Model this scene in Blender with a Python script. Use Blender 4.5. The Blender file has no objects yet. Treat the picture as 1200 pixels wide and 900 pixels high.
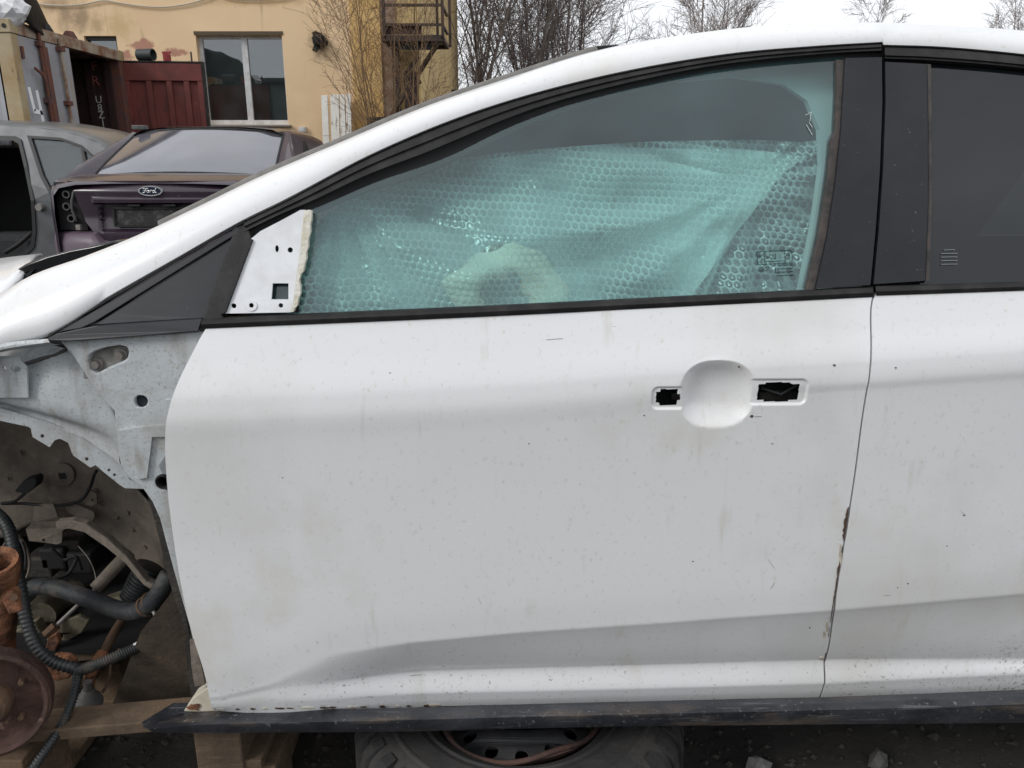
import bpy, bmesh, math, random
from math import radians, sin, cos, pi, sqrt, exp
from mathutils import Vector, noise
from mathutils.geometry import tessellate_polygon

scene = bpy.context.scene
# ------------------------------------------------------------------ camera
CAM = Vector((0.0, -1.17, 1.27)); PITCH = radians(16.0); FPX = 906.0
cd = bpy.data.cameras.new('camera'); cam = bpy.data.objects.new('camera', cd)
scene.collection.objects.link(cam)
cam.location = CAM; cam.rotation_euler = (pi / 2 - PITCH, 0, 0)
cd.sensor_width = 36.0; cd.lens = 36.0 * FPX / 1200.0
cd.clip_start = 0.02; cd.clip_end = 2000.0
scene.camera = cam
# ------------------------------------------------------------------ overcast sky
SUN_EL, SUN_AZ = radians(34), radians(236)      # sun behind the cloud, over the viewer's left shoulder
w = bpy.data.worlds.new('World'); scene.world = w; w.use_nodes = True
nt = w.node_tree; nt.nodes.clear()
out = nt.nodes.new('ShaderNodeOutputWorld'); bg = nt.nodes.new('ShaderNodeBackground')
sky = nt.nodes.new('ShaderNodeTexSky'); sky.sky_type = 'NISHITA'; sky.sun_disc = False
sky.sun_elevation = SUN_EL; sky.sun_rotation = SUN_AZ
tc = nt.nodes.new('ShaderNodeTexCoord'); mp = nt.nodes.new('ShaderNodeMapping'); mp.inputs['Scale'].default_value = (1, 1, 2.6)
nz = nt.nodes.new('ShaderNodeTexNoise'); nz.inputs['Scale'].default_value = 2.1; nz.inputs['Detail'].default_value = 7; nz.inputs['Roughness'].default_value = .52
cr = nt.nodes.new('ShaderNodeValToRGB')
cr.color_ramp.elements[0].position = .33; cr.color_ramp.elements[0].color = (.72, .745, .78, 1)
cr.color_ramp.elements[1].position = .66; cr.color_ramp.elements[1].color = (.96, .97, .985, 1)
sc = nt.nodes.new('ShaderNodeVectorMath'); sc.operation = 'SCALE'; sc.inputs['Scale'].default_value = 9.6
mx = nt.nodes.new('ShaderNodeMix'); mx.data_type = 'RGBA'; mx.inputs[0].default_value = .92
L = nt.links.new
L(tc.outputs['Generated'], mp.inputs['Vector']); L(mp.outputs[0], nz.inputs['Vector']); L(nz.outputs['Fac'], cr.inputs['Fac'])
L(cr.outputs['Color'], sc.inputs[0]); L(sky.outputs['Color'], mx.inputs[6]); L(sc.outputs[0], mx.inputs[7])
L(mx.outputs[2], bg.inputs['Color']); bg.inputs['Strength'].default_value = .1; L(bg.outputs[0], out.inputs[0])
# ------------------------------------------------------------------ sun behind thin cloud
sd = bpy.data.lights.new('sun', 'SUN'); sd.energy = 1.0; sd.angle = radians(16); sd.color = (1, .97, .93)
so = bpy.data.objects.new('sun', sd); scene.collection.objects.link(so)
sdir = Vector((sin(SUN_AZ) * cos(SUN_EL), cos(SUN_AZ) * cos(SUN_EL), sin(SUN_EL)))
so.rotation_euler = sdir.to_track_quat('Z', 'Y').to_euler(); so.location = (0, -6, 12)
# ------------------------------------------------------------------ exposure
scene.view_settings.view_transform = 'Standard'; scene.view_settings.look = 'None'
scene.view_settings.exposure = 0.40; scene.view_settings.gamma = 1
scene.render.engine = 'CYCLES'

# ================================================================== helpers
COL = scene.collection
def ray(u, v):
    return Vector(((u - 600) / FPX,
                   cos(PITCH) + (450 - v) / FPX * sin(PITCH),
                   -sin(PITCH) + (450 - v) / FPX * cos(PITCH)))
def at(u, v, Y):
    d = ray(u, v); return CAM + d * ((Y - CAM.y) / d.y)
def on(u, v, fn):
    y = 0.05
    for _ in range(14):
        p = at(u, v, y); y = fn(p.x, p.z)
    return at(u, v, y)
def const(y): return lambda x, z: y

def cat(pts, n):
    """Catmull-Rom resample of a list of tuples / Vectors into n points (by chord length)."""
    P = [tuple(p) for p in pts]; k = len(P[0])
    if len(P) == 2:
        return [tuple(P[0][c] + (P[1][c] - P[0][c]) * i / (n - 1) for c in range(k)) for i in range(n)]
    acc = [0]
    for a, b in zip(P, P[1:]): acc.append(acc[-1] + max(1e-9, sqrt(sum((a[c] - b[c]) ** 2 for c in range(k)))))
    res = []
    j = 0
    for i in range(n):
        d = acc[-1] * i / (n - 1)
        while j < len(P) - 2 and d > acc[j + 1]: j += 1
        t = (d - acc[j]) / (acc[j + 1] - acc[j])
        p0 = P[max(j - 1, 0)]; p1 = P[j]; p2 = P[j + 1]; p3 = P[min(j + 2, len(P) - 1)]
        d0 = acc[j + 1] - acc[j]
        dm = acc[j] - acc[j - 1] if j > 0 else d0
        dp = acc[j + 2] - acc[j + 1] if j + 2 < len(P) else d0
        r = []
        for c in range(k):
            m1 = ((p1[c] - p0[c]) / dm * d0 if j > 0 else (p2[c] - p1[c]))
            m1 = (m1 + (p2[c] - p1[c])) * .5
            m2 = ((p3[c] - p2[c]) / dp * d0 if j + 2 < len(P) else (p2[c] - p1[c]))
            m2 = (m2 + (p2[c] - p1[c])) * .5
            h00 = 2 * t**3 - 3 * t**2 + 1; h10 = t**3 - 2 * t**2 + t; h01 = -2 * t**3 + 3 * t**2; h11 = t**3 - t**2
            r.append(h00 * p1[c] + h10 * m1 + h01 * p2[c] + h11 * m2)
        res.append(tuple(r))
    return res
def interp(x, tab):
    if x <= tab[0][0]: 
        a, b = tab[0], tab[1]
    elif x >= tab[-1][0]:
        a, b = tab[-2], tab[-1]
    else:
        for a, b in zip(tab, tab[1:]):
            if a[0] <= x <= b[0]: break
    return a[1] + (b[1] - a[1]) * (x - a[0]) / (b[0] - a[0])
def clampi(x, tab):
    return interp(min(max(x, tab[0][0]), tab[-1][0]), tab)
def sstep(a, b, x):
    t = min(1, max(0, (x - a) / (b - a))); return t * t * (3 - 2 * t)

def mk(name, verts, faces, mat, parent=None, smooth=False, fixn=True, bevel=0, autosmooth=None):
    me = bpy.data.meshes.new(name); me.from_pydata([tuple(v) for v in verts], [], faces)
    if fixn:
        bm = bmesh.new(); bm.from_mesh(me); bmesh.ops.recalc_face_normals(bm, faces=bm.faces); bm.to_mesh(me); bm.free()
    if smooth:
        me.polygons.foreach_set('use_smooth', [True] * len(me.polygons))
        if autosmooth is not None: me.set_sharp_from_angle(angle=radians(autosmooth))
    o = bpy.data.objects.new(name, me); COL.objects.link(o)
    if mat: me.materials.append(mat)
    if parent: o.parent = parent
    if bevel:
        b = o.modifiers.new('bevel', 'BEVEL'); b.width = bevel; b.segments = 2; b.limit_method = 'ANGLE'; b.angle_limit = radians(40)
    return o
def empty(name, label, cat_, group=None, loc=(0, 0, 0)):
    o = bpy.data.objects.new(name, None); COL.objects.link(o); o.empty_display_size = .1
    o.location = loc; return tag(o, label, cat_, group)
def tag(o, label, cat_, group=None, kind=None):
    o['label'] = label; o['category'] = cat_
    if group: o['group'] = group
    if kind: o['kind'] = kind
    return o

class MB:
    """collects shapes into one mesh"""
    def __init__(s): s.v = []; s.f = []
    def add(s, vs, fs):
        n = len(s.v); s.v += [tuple(v) for v in vs]; s.f += [tuple(i + n for i in f) for f in fs]; return s
    def box(s, lo, hi):
        x0, y0, z0 = lo; x1, y1, z1 = hi
        return s.add([(x0,y0,z0),(x1,y0,z0),(x1,y1,z0),(x0,y1,z0),(x0,y0,z1),(x1,y0,z1),(x1,y1,z1),(x0,y1,z1)],
                     [(0,3,2,1),(4,5,6,7),(0,1,5,4),(1,2,6,5),(2,3,7,6),(3,0,4,7)])
    def bar(s, a, b, w, h, upv=(0, 0, 1)):
        a = Vector(a); b = Vector(b); d = (b - a).normalized(); u = Vector(upv)
        sx = d.cross(u)
        if sx.length < 1e-4: sx = d.cross(Vector((1, 0, 0)))
        sx.normalize(); sy = sx.cross(d).normalized()
        vs = []
        for p in (a, b):
            for (i, j) in ((-1, -1), (1, -1), (1, 1), (-1, 1)): vs.append(p + sx * (w / 2 * i) + sy * (h / 2 * j))
        return s.add(vs, [(0,1,2,3),(4,7,6,5),(0,4,5,1),(1,5,6,2),(2,6,7,3),(3,7,4,0)])
    def tube(s, pts, rad, seg=10, cap=True):
        pts = [Vector(p) for p in pts]; n = len(pts)
        if not hasattr(rad, '__len__'): rad = [rad] * n
        ref = None; vs = []
        for i, p in enumerate(pts):
            t = (pts[min(i + 1, n - 1)] - pts[max(i - 1, 0)])
            t = t.normalized() if t.length > 1e-9 else Vector((0, 0, 1))
            if ref is None:
                ref = t.orthogonal().normalized()
            ref = (ref - t * ref.dot(t))
            ref = ref.normalized() if ref.length > 1e-6 else t.orthogonal().normalized()
            b = t.cross(ref)
            for k in range(seg):
                a = 2 * pi * k / seg
                vs.append(p + (ref * cos(a) + b * sin(a)) * rad[i])
        fs = [(i*seg+k, i*seg+(k+1)%seg, (i+1)*seg+(k+1)%seg, (i+1)*seg+k) for i in range(n-1) for k in range(seg)]
        if cap: fs += [tuple(range(seg))[::-1], tuple((n-1)*seg+k for k in range(seg))]
        return s.add(vs, fs)
    def lathe(s, prof, center, axis=(0, 0, 1), seg=32, closed=False):
        """prof: list of (radius, along axis)"""
        ax = Vector(axis).normalized(); e1 = ax.orthogonal().normalized(); e2 = ax.cross(e1); c = Vector(center); n = len(prof)
        vs = [c + ax * h + (e1 * cos(2*pi*k/seg) + e2 * sin(2*pi*k/seg)) * r for (r, h) in prof for k in range(seg)]
        m = n if closed else n - 1
        fs = [(i*seg+k, i*seg+(k+1)%seg, ((i+1)%n)*seg+(k+1)%seg, ((i+1)%n)*seg+k) for i in range(m) for k in range(seg)]
        return s.add(vs, fs)
    def grid(s, rows):
        n = len(rows[0]); vs = [p for r in rows for p in r]
        fs = [(i*n+j, i*n+j+1, (i+1)*n+j+1, (i+1)*n+j) for i in range(len(rows)-1) for j in range(n-1)]
        return s.add(vs, fs)
    def make(s, name, mat, parent=None, smooth=False, autosmooth=None, bevel=0):
        return mk(name, s.v, s.f, mat, parent, smooth, True, bevel, autosmooth)

def plate(name, outl, fn, th, mat, parent, holes=(), bevel=0, maxseg=0, smooth=False):
    loops = []
    for lp in [outl] + list(holes):
        q = []
        for a, b in zip(lp, lp[1:] + lp[:1]):
            q.append(a)
            if maxseg:
                d = math.hypot(a[0]-b[0], a[1]-b[1]); m = int(d // maxseg)
                for i in range(1, m + 1): q.append((a[0]+(b[0]-a[0])*i/(m+1), a[1]+(b[1]-a[1])*i/(m+1)))
        loops.append(q)
    tri = tessellate_polygon([[Vector((u, -v, 0)) for (u, v) in l] for l in loops])
    fr = [on(u, v, fn) for l in loops for (u, v) in l]; n = len(fr)
    bk = [p + Vector((0, th, 0)) for p in fr]
    fs = [tuple(t) for t in tri] + [tuple(i + n for i in t[::-1]) for t in tri]
    k = 0
    for l in loops:
        m = len(l)
        fs += [(k+i, k+(i+1) % m, n+k+(i+1) % m, n+k+i) for i in range(m)]
        k += m
    return mk(name, fr + bk, fs, mat, parent, smooth, True, bevel, 40 if smooth else None)
def ring(cx, cy, rx, ry=None, n=16, rot=0):
    ry = ry or rx
    return [(cx + rx*cos(2*pi*i/n)*cos(rot) - ry*sin(2*pi*i/n)*sin(rot), cy + rx*cos(2*pi*i/n)*sin(rot) + ry*sin(2*pi*i/n)*cos(rot)) for i in range(n)]
def rows_loft(name, rows, n, mat, parent, sub=3, smooth=True, autosmooth=35, thick=None):
    """rows of 3-D points resampled to n and lofted with Catmull-Rom across (sub steps per gap)"""
    R = [cat(r, n) for r in rows]
    G = []
    cols = [cat([R[i][j] for i in range(len(R))], (len(R) - 1) * sub + 1) for j in range(n)]
    G = [[cols[j][i] for j in range(n)] for i in range(len(cols[0]))]
    o = MB().grid(G).make(name, mat, parent, smooth, autosmooth)
    if thick:
        m = o.modifiers.new('solid', 'SOLIDIFY'); m.thickness = thick; m.offset = 0
    return o

# ================================================================== materials
MATS = {}
def mat(name, base, rough=.6, metal=0, spec=.5, var=None, vscale=6, vdet=6, vr=(.4, .65), bump=0, bscale=40, coat=0, layers=(), rvar=0, emis=None):
    """principled material; var = second colour mixed by noise; layers = list of (colour, scale, lo, hi, detail, stretch, seed, rough)"""
    m = bpy.data.materials.new(name); m.use_nodes = True; nt = m.node_tree; N = nt.nodes; L = nt.links.new
    b = N['Principled BSDF']; b.inputs['Metallic'].default_value = metal; b.inputs['Roughness'].default_value = rough
    b.inputs['Specular IOR Level'].default_value = spec
    if coat: b.inputs['Coat Weight'].default_value = coat; b.inputs['Coat Roughness'].default_value = .08
    tc = N.new('ShaderNodeTexCoord')
    col = N.new('ShaderNodeRGB'); col.outputs[0].default_value = (*base, 1); cur = col.outputs[0]
    rcur = None
    def nz(scale, det, stretch, seed):
        mp = N.new('ShaderNodeMapping'); mp.inputs['Scale'].default_value = stretch; mp.inputs['Location'].default_value = (seed, seed*.7, seed*1.3)
        t = N.new('ShaderNodeTexNoise'); t.inputs['Scale'].default_value = scale; t.inputs['Detail'].default_value = det; t.inputs['Roughness'].default_value = .6
        L(tc.outputs['Object'], mp.inputs['Vector']); L(mp.outputs[0], t.inputs['Vector']); return t.outputs['Fac']
    lay = list(layers)
    if var: lay = [(var, vscale, vr[0], vr[1], vdet, (1, 1, 1), 0, None)] + lay
    for (c, s, lo, hi, det, st, seed, rr) in lay:
        f = nz(s, det, st, seed)
        mr = N.new('ShaderNodeMapRange'); mr.inputs['From Min'].default_value = lo; mr.inputs['From Max'].default_value = hi; L(f, mr.inputs['Value'])
        mx = N.new('ShaderNodeMix'); mx.data_type = 'RGBA'; L(mr.outputs[0], mx.inputs[0]); L(cur, mx.inputs[6]); mx.inputs[7].default_value = (*c, 1); cur = mx.outputs[2]
        if rr is not None:
            mf = N.new('ShaderNodeMix'); L(mr.outputs[0], mf.inputs[0])
            if rcur is None: mf.inputs[2].default_value = rough
            else: L(rcur, mf.inputs[2])
            mf.inputs[3].default_value = rr; rcur = mf.outputs[0]
    L(cur, b.inputs['Base Color'])
    if rcur is not None: L(rcur, b.inputs['Roughness'])
    if bump:
        bp = N.new('ShaderNodeBump'); bp.inputs['Strength'].default_value = bump; bp.inputs['Distance'].default_value = .01
        L(nz(bscale, 5, (1, 1, 1), 3), bp.inputs['Height']); L(bp.outputs[0], b.inputs['Normal'])
    if emis: b.inputs['Emission Color'].default_value = (*emis[0], 1); b.inputs['Emission Strength'].default_value = emis[1]
    MATS[name] = m; return m
def glass(name, tint, ior=1.6, rough=.01, dirt_haze=0.0, dirt_haze_col=(.5, .5, .5), dscale=8):
    m = bpy.data.materials.new(name); m.use_nodes = True; nt = m.node_tree; N = nt.nodes; L = nt.links.new; N.clear()
    o = N.new('ShaderNodeOutputMaterial'); t = N.new('ShaderNodeBsdfTransparent'); t.inputs[0].default_value = (*tint, 1)
    g = N.new('ShaderNodeBsdfGlossy'); g.inputs['Roughness'].default_value = rough; g.inputs[0].default_value = (.95, .97, 1, 1)
    lw = N.new('ShaderNodeLayerWeight'); lw.inputs['Blend'].default_value = .5
    pw = N.new('ShaderNodeMath'); pw.operation = 'POWER'; L(lw.outputs['Facing'], pw.inputs[0]); pw.inputs[1].default_value = 5
    fr = N.new('ShaderNodeMapRange'); fr.inputs['To Min'].default_value = 1.1 * ((ior - 1) / (ior + 1)) ** 2; L(pw.outputs[0], fr.inputs['Value'])
    a = N.new('ShaderNodeMixShader'); L(fr.outputs[0], a.inputs[0]); L(t.outputs[0], a.inputs[1]); L(g.outputs[0], a.inputs[2])
    cur = a.outputs[0]
    if dirt_haze:
        d = N.new('ShaderNodeBsdfDiffuse'); d.inputs[0].default_value = (*dirt_haze_col, 1)
        tc = N.new('ShaderNodeTexCoord'); n = N.new('ShaderNodeTexNoise'); n.inputs['Scale'].default_value = dscale; n.inputs['Detail'].default_value = 8
        L(tc.outputs['Object'], n.inputs['Vector'])
        mr = N.new('ShaderNodeMapRange'); mr.inputs['From Min'].default_value = .3; mr.inputs['From Max'].default_value = .75; mr.inputs['To Min'].default_value = dirt_haze*.5; mr.inputs['To Max'].default_value = dirt_haze*1.4
        L(n.outputs['Fac'], mr.inputs['Value'])
        b = N.new('ShaderNodeMixShader'); L(mr.outputs[0], b.inputs[0]); L(cur, b.inputs[1]); L(d.outputs[0], b.inputs[2]); cur = b.outputs[0]
    L(cur, o.inputs[0]); MATS[name] = m; return m

rust = (.16, .06, .025)
white_paint = mat('weathered_white_car_paint', (.80, .81, .82), .32, spec=.5, coat=.6, bump=.02, bscale=3,
    layers=[((.64, .63, .60), 2.2, .50, .85, 8, (1, 1, 1), 1, .5),
            ((.66, .645, .60), 120, .60, .78, 3, (1, 1, .8), 4, .6),
            ((.45, .41, .34), 210, .765, .79, 2, (1, 1, 1), 9, .7),
            ((.66, .63, .55), 3.4, .56, .78, 10, (1, 1, .8), 15, .55),
            ((.62, .60, .54), 14, .62, .85, 9, (2.2, 1, .35), 5, .6)])
def splash(m, z0, z1, col, scale, lo, hi):
    """dried mud spatter along the lower edge of a panel"""
    nt = m.node_tree; N = nt.nodes; L = nt.links.new; b = N['Principled BSDF']; cur = b.inputs['Base Color'].links[0].from_socket
    tc = N.new('ShaderNodeTexCoord'); sp = N.new('ShaderNodeSeparateXYZ'); L(tc.outputs['Object'], sp.inputs[0])
    n1 = N.new('ShaderNodeTexNoise'); n1.inputs['Scale'].default_value = scale; n1.inputs['Detail'].default_value = 6; n1.inputs['Roughness'].default_value = .7; L(tc.outputs['Object'], n1.inputs['Vector'])
    n2 = N.new('ShaderNodeTexNoise'); n2.inputs['Scale'].default_value = 5; n2.inputs['Detail'].default_value = 3; L(tc.outputs['Object'], n2.inputs['Vector'])
    mz = N.new('ShaderNodeMapRange'); mz.inputs['From Min'].default_value = z0; mz.inputs['From Max'].default_value = z1; L(sp.outputs['Z'], mz.inputs['Value'])
    ad = N.new('ShaderNodeMath'); ad.operation = 'MULTIPLY_ADD'; L(mz.outputs[0], ad.inputs[0]); ad.inputs[1].default_value = .16; L(n1.outputs['Fac'], ad.inputs[2])
    a2 = N.new('ShaderNodeMath'); a2.operation = 'MULTIPLY_ADD'; L(n2.outputs['Fac'], a2.inputs[0]); a2.inputs[1].default_value = .22; L(ad.outputs[0], a2.inputs[2])
    mr = N.new('ShaderNodeMapRange'); mr.inputs['From Min'].default_value = lo; mr.inputs['From Max'].default_value = hi; mr.inputs['To Max'].default_value = .8; L(a2.outputs[0], mr.inputs['Value'])
    mx = N.new('ShaderNodeMix'); mx.data_type = 'RGBA'; L(mr.outputs[0], mx.inputs[0]); L(cur, mx.inputs[6]); mx.inputs[7].default_value = (*col, 1); L(mx.outputs[2], b.inputs['Base Color'])
splash(white_paint, .56, .37, (.30, .275, .22), 130, .86, .93)
primer = mat('dusty_pale_primer', (.50, .54, .56), .55, var=(.36, .36, .34), vscale=9, vr=(.45, .7), bump=.25, bscale=30,
    layers=[((.30, .27, .23), 210, .56, .74, 3, (1, 1, 1), 4, .8), ((.27, .25, .22), 10, .52, .75, 7, (2.5, 2.5, .5), 7, .8), ((.62, .66, .68), 40, .66, .74, 5, (1, 1, 1), 12, .5)])
bracket_white = mat('bracket_white_paint', (.74, .76, .79), .4, var=(.6, .61, .62), vscale=14, layers=[((.25, .22, .18), 120, .7, .76, 3, (1, 1, 1), 2, .7)])
trim_grey = mat('satin_grey_trim', (.014, .0155, .020), .38, spec=.32, var=(.022, .024, .029), vscale=7, bump=.015, bscale=200,
    layers=[((.16, .16, .16), 160, .72, .78, 2, (1, 1, 1), 3, .7)])
rubber = mat('weathered_black_rubber', (.016, .0155, .016), .6, spec=.3, var=(.036, .033, .032), vscale=30, vr=(.45, .7), bump=.1, bscale=200)
rubber_brown = mat('perished_brown_rubber', (.07, .058, .052), .7, var=(.03, .028, .028), vscale=40, bump=.2, bscale=150)
black = mat('matt_black', (.010, .010, .011), .7)
sill_black = mat('scuffed_black_sill_plastic', (.020, .022, .028), .45, var=(.055, .058, .068), vscale=7, vr=(.40, .66), bump=.35, bscale=50,
    layers=[((.13, .10, .075), 9, .54, .72, 9, (.5, 2, 2), 5, .8), ((.20, .19, .18), 120, .62, .74, 3, (1, 1, 1), 9, .8), ((.10, .10, .105), 30, .6, .66, 6, (.25, 3, 3), 14, .7)])
grime = mat('oily_brown_grime', (.25, .21, .17), .8, var=(.10, .082, .066), vscale=9, vr=(.35, .7), bump=.5, bscale=45,
    layers=[((.29, .25, .21), 24, .55, .8, 8, (1, 1, 1), 3, .9)])
grime_dark = mat('dark_greasy_metal', (.045, .039, .033), .7, var=(.02, .018, .016), vscale=8, bump=.5, bscale=50, layers=[((.11, .09, .06), 20, .6, .8, 7, (1, 1, 1), 3, .8)])
grime_olive = mat('greasy_olive_aluminium', (.20, .175, .12), .6, metal=.2, var=(.06, .052, .038), vscale=12, bump=.4, bscale=40)
rusty = mat('flaking_orange_rust', (.32, .135, .066), .9, var=(.085, .040, .024), vscale=22, vr=(.35, .65), bump=1.0, bscale=60, layers=[((.36, .22, .14), 45, .58, .75, 6, (1, 1, 1), 6, .95), ((.05, .03, .022), 30, .60, .72, 7, (1, 1, 1), 16, .9)])
rust_disc = mat('dark_red_rusted_iron', (.085, .043, .032), .85, var=(.05, .027, .021), vscale=14, bump=.7, bscale=50, layers=[((.30, .19, .14), 34, .60, .72, 8, (1, 1, 1), 6, .9)])
rust_brown = mat('dull_brown_rust', (.13, .075, .045), .85, var=(.07, .045, .03), vscale=18, bump=.5, bscale=60)
hose_black = mat('ribbed_black_conduit', (.016, .019, .020), .5, var=(.035, .036, .036), vscale=20, bump=.2, bscale=90, layers=[((.13, .11, .09), 14, .57, .78, 9, (1, 1, 1), 8, .9)])
hose_blue = mat('dusty_black_hose', (.022, .027, .033), .6, var=(.05, .05, .048), vscale=18, bump=.35, bscale=70, layers=[((.15, .125, .10), 12, .56, .76, 9, (1, 1, 1), 5, .9)])
boot_grey = mat('grey_rubber_boot', (.14, .14, .145), .6, var=(.08, .075, .07), vscale=20)
zinc = mat('dusty_zinc_bolt', (.28, .27, .25), .6, metal=.4, var=(.22, .2, .18), vscale=40)
wood = mat('dirty_pallet_wood', (.17, .115, .07), .85, var=(.08, .056, .038), vscale=5, bump=.5, bscale=40, layers=[((.24, .17, .11), 12, .55, .8, 8, (.5, 6, 6), 3, .9)])
tyre_m = mat('dusty_tyre_rubber', (.026, .025, .025), .85, var=(.055, .051, .048), vscale=7, bump=.3, bscale=70)
rim_m = mat('dull_steel_rim', (.065, .068, .075), .5, metal=.3, var=(.11, .11, .115), vscale=12, bump=.15, bscale=60, layers=[((.12, .06, .035), 14, .62, .75, 6, (1, 1, 1), 2, .85)])
teal_glass = glass('teal_tinted_glass', (.68, .94, .92), 1.7, dirt_haze=.09, dirt_haze_col=(.30, .54, .58), dscale=5)  # teal diffuse layer paints haze and reflection over the pane
dark_glass = glass('dark_privacy_glass', (.05, .06, .065), 1.55, dirt_haze=.035, dirt_haze_col=(.26, .32, .36), dscale=4)
screen_glass = glass('blackout_windscreen_glass', (.06, .08, .08), 1.6, dirt_haze=.6, dirt_haze_col=(.10, .10, .10))  # nearly opaque dark screen, added to keep the cabin dim
etch = mat('etched_mark', (.03, .05, .05), .8)
seat_cloth = mat('charcoal_seat_cloth', (.022, .023, .025), .9, var=(.035, .036, .038), vscale=25, bump=.3, bscale=300)
liner = mat('grey_headlining', (.16, .165, .165), .95, bump=.2, bscale=300)
cloth_pale = mat('pale_cloth', (.72, .68, .60), .9, bump=.3, bscale=30)
# ================================================================== ground
gm = mat('dark_damp_yard_soil', (.030, .027, .025), .9, var=(.06, .053, .046), vscale=1.4, vr=(.4, .7), bump=.8, bscale=24,
         layers=[((.10, .09, .08), 38, .62, .75, 6, (1, 1, 1), 3, .95)])
g = MB()
N_ = 60
gx = [-300, -60, -20, -8, -3] + [-2 + .08 * i for i in range(58)] + [4, 9, 20, 60, 300]
gy = [-300, -60, -12, -4, -2] + [-.8 + .08 * i for i in range(32)] + [3, 6, 12, 25, 60, 150, 500]
g.grid([[(x, y, (.012 * noise.noise(Vector((x * 5, y * 5, 0))) + .006 * noise.noise(Vector((x * 17, y * 17, 3)))) if (-2 < x < 2.6 and -.8 < y < 1.8) else -.005) for x in gx] for y in gy])
go = g.make('ground', gm, None, True); go['kind'] = 'structure'; go['label'] = 'dark damp soil and cinders of the scrap yard'

# ================================================================== white hatchback
car = empty('white_hatchback', 'white hatchback with stripped front wing filling the foreground', 'car')
def plan(x):
    return .020 * x + (.05 * (x + .1) ** 2 if x < -.1 else 0)
_a = at(245, 380, .05); _b = at(1200, 338, .06)
def zbelt(x): return _a.z + (_b.z - _a.z) * (x - _a.x) / (_b.x - _a.x)
def G(x, z):                                     # greenhouse surface (side glass line)
    d = z - zbelt(x); return plan(x) + .045 + .40 * d + .12 * d * abs(d)
def Goff(o): return lambda x, z: G(x, z) + o
def side(o): return lambda x, z: plan(x) + o

def feat(px, yo):
    lo = yo if yo < .05 else .024 + (yo > .07) * .008
    pts = [on(u, v, side(lo + (yo - lo) * sstep(310, 500, u))) for (u, v) in px]
    return [(p.x, p.z) for p in pts]
F_belt = feat([(-60, 394), (245, 381), (1022, 346), (1200, 338), (1800, 312)], .040)
F_sh = feat([(190, 497), (400, 489), (600, 478), (770, 463), (900, 453), (1020, 447), (1200, 434), (1800, 400)], .0)
F_sh2 = feat([(190, 520), (400, 512), (600, 500), (770, 482), (900, 464), (1020, 456), (1200, 444), (1800, 412)], .010)
F_cr = feat([(190, 822), (255, 818), (310, 805), (345, 787), (390, 771), (480, 757), (600, 746), (760, 735), (980, 719), (1200, 700), (1800, 655)], .006)
F_b1 = feat([(190, 826), (255, 821), (310, 809), (345, 803), (480, 787), (700, 780), (980, 772), (1200, 771), (1800, 760)], .0675)
F_b2 = feat([(190, 829), (255, 824), (310, 818), (480, 813), (700, 808), (960, 801), (1200, 790), (1800, 765)], .060)
F_bot = feat([(190, 840), (255, 833), (480, 829), (700, 823), (961, 817), (1200, 809), (1800, 785)], .072)
def amp(x): return sstep(F_cr[2][0], F_cr[5][0] + .03, x)
CTRL = {}
def ctrl(x):
    k = round(x * 1500)
    if k not in CTRL: CTRL[k] = ctrl_(k / 1500)
    return CTRL[k]
def ctrl_(x):
    a = amp(x)
    zb, zs, zs2, zc, z1, z2, zo = [interp(x, t) for t in (F_belt, F_sh, F_sh2, F_cr, F_b1, F_b2, F_bot)]
    return [(zb, .042), (zb - (zb - zs) * .35, .025), (zs + .028, .0040), (zs, .0005), (zs2, .0028), (zs2 - .05, .0052), ((zs2 + zc) / 2 + .05, .0085),
            (zc + .06, .0125), (zc + .006, .0160), (zc, .0165), (zc - min(.006, (zc - z1) * .2), .0165 + .0026 * a), (z1 + min(.006, (zc - z1) * .2), .019 + .0445 * a), (z1, .0195 + .0480 * a), (z1 - min(.005, (z1 - z2) * .2), .0195 + .0485 * a), (z2 + min(.005, (z1 - z2) * .2), .020 + .0405 * a), (z2, .0205 + .0395 * a), (z2 - .005, .0215 + .040 * a), (zo, .032 + .040 * a)]
# door handle recess in world coordinates
_c = on(841, 463, side(0)); DX = on(885, 463, side(0)).x - _c.x; DZ = (on(841, 424, side(0)).z - on(841, 502, side(0)).z) / 2
def slot(u0, u1, v0, v1):
    a = on(u0, v0, side(.004)); b = on(u1, v1, side(.004)); return (a.x, b.x, b.z, a.z)
S_l = slot(764, 812, 453, 479); S_r = slot(874, 944, 444, 474)
H_l = [slot(769, 781, 459, 472), slot(774, 793, 456, 475), slot(790, 797, 462, 469)]
H_r = [slot(889, 935, 450, 469), slot(897, 924, 448, 471)]
def rrect(x, z, s, r=.011):
    cx, cz = (s[0] + s[1]) / 2, (s[2] + s[3]) / 2
    dx = abs(x - cx) - ((s[1] - s[0]) / 2 - r); dz = abs(z - cz) - ((s[3] - s[2]) / 2 - r)
    return math.hypot(max(dx, 0), max(dz, 0)) + min(max(dx, dz), 0) - r
def recess(x, z):
    dx = (x - _c.x) / DX; dz = (z - _c.z) / DZ
    r = (abs(dx) ** 2.5 + abs(dz) ** 2.5) ** (1 / 2.5)
    d = .0215 * max(0, 1 - r ** 2.4) if r < 1 else 0
    for s in (S_l, S_r): d = max(d, .0036 * sstep(.0015, -.0030, rrect(x, z, s)))
    return d
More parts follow.
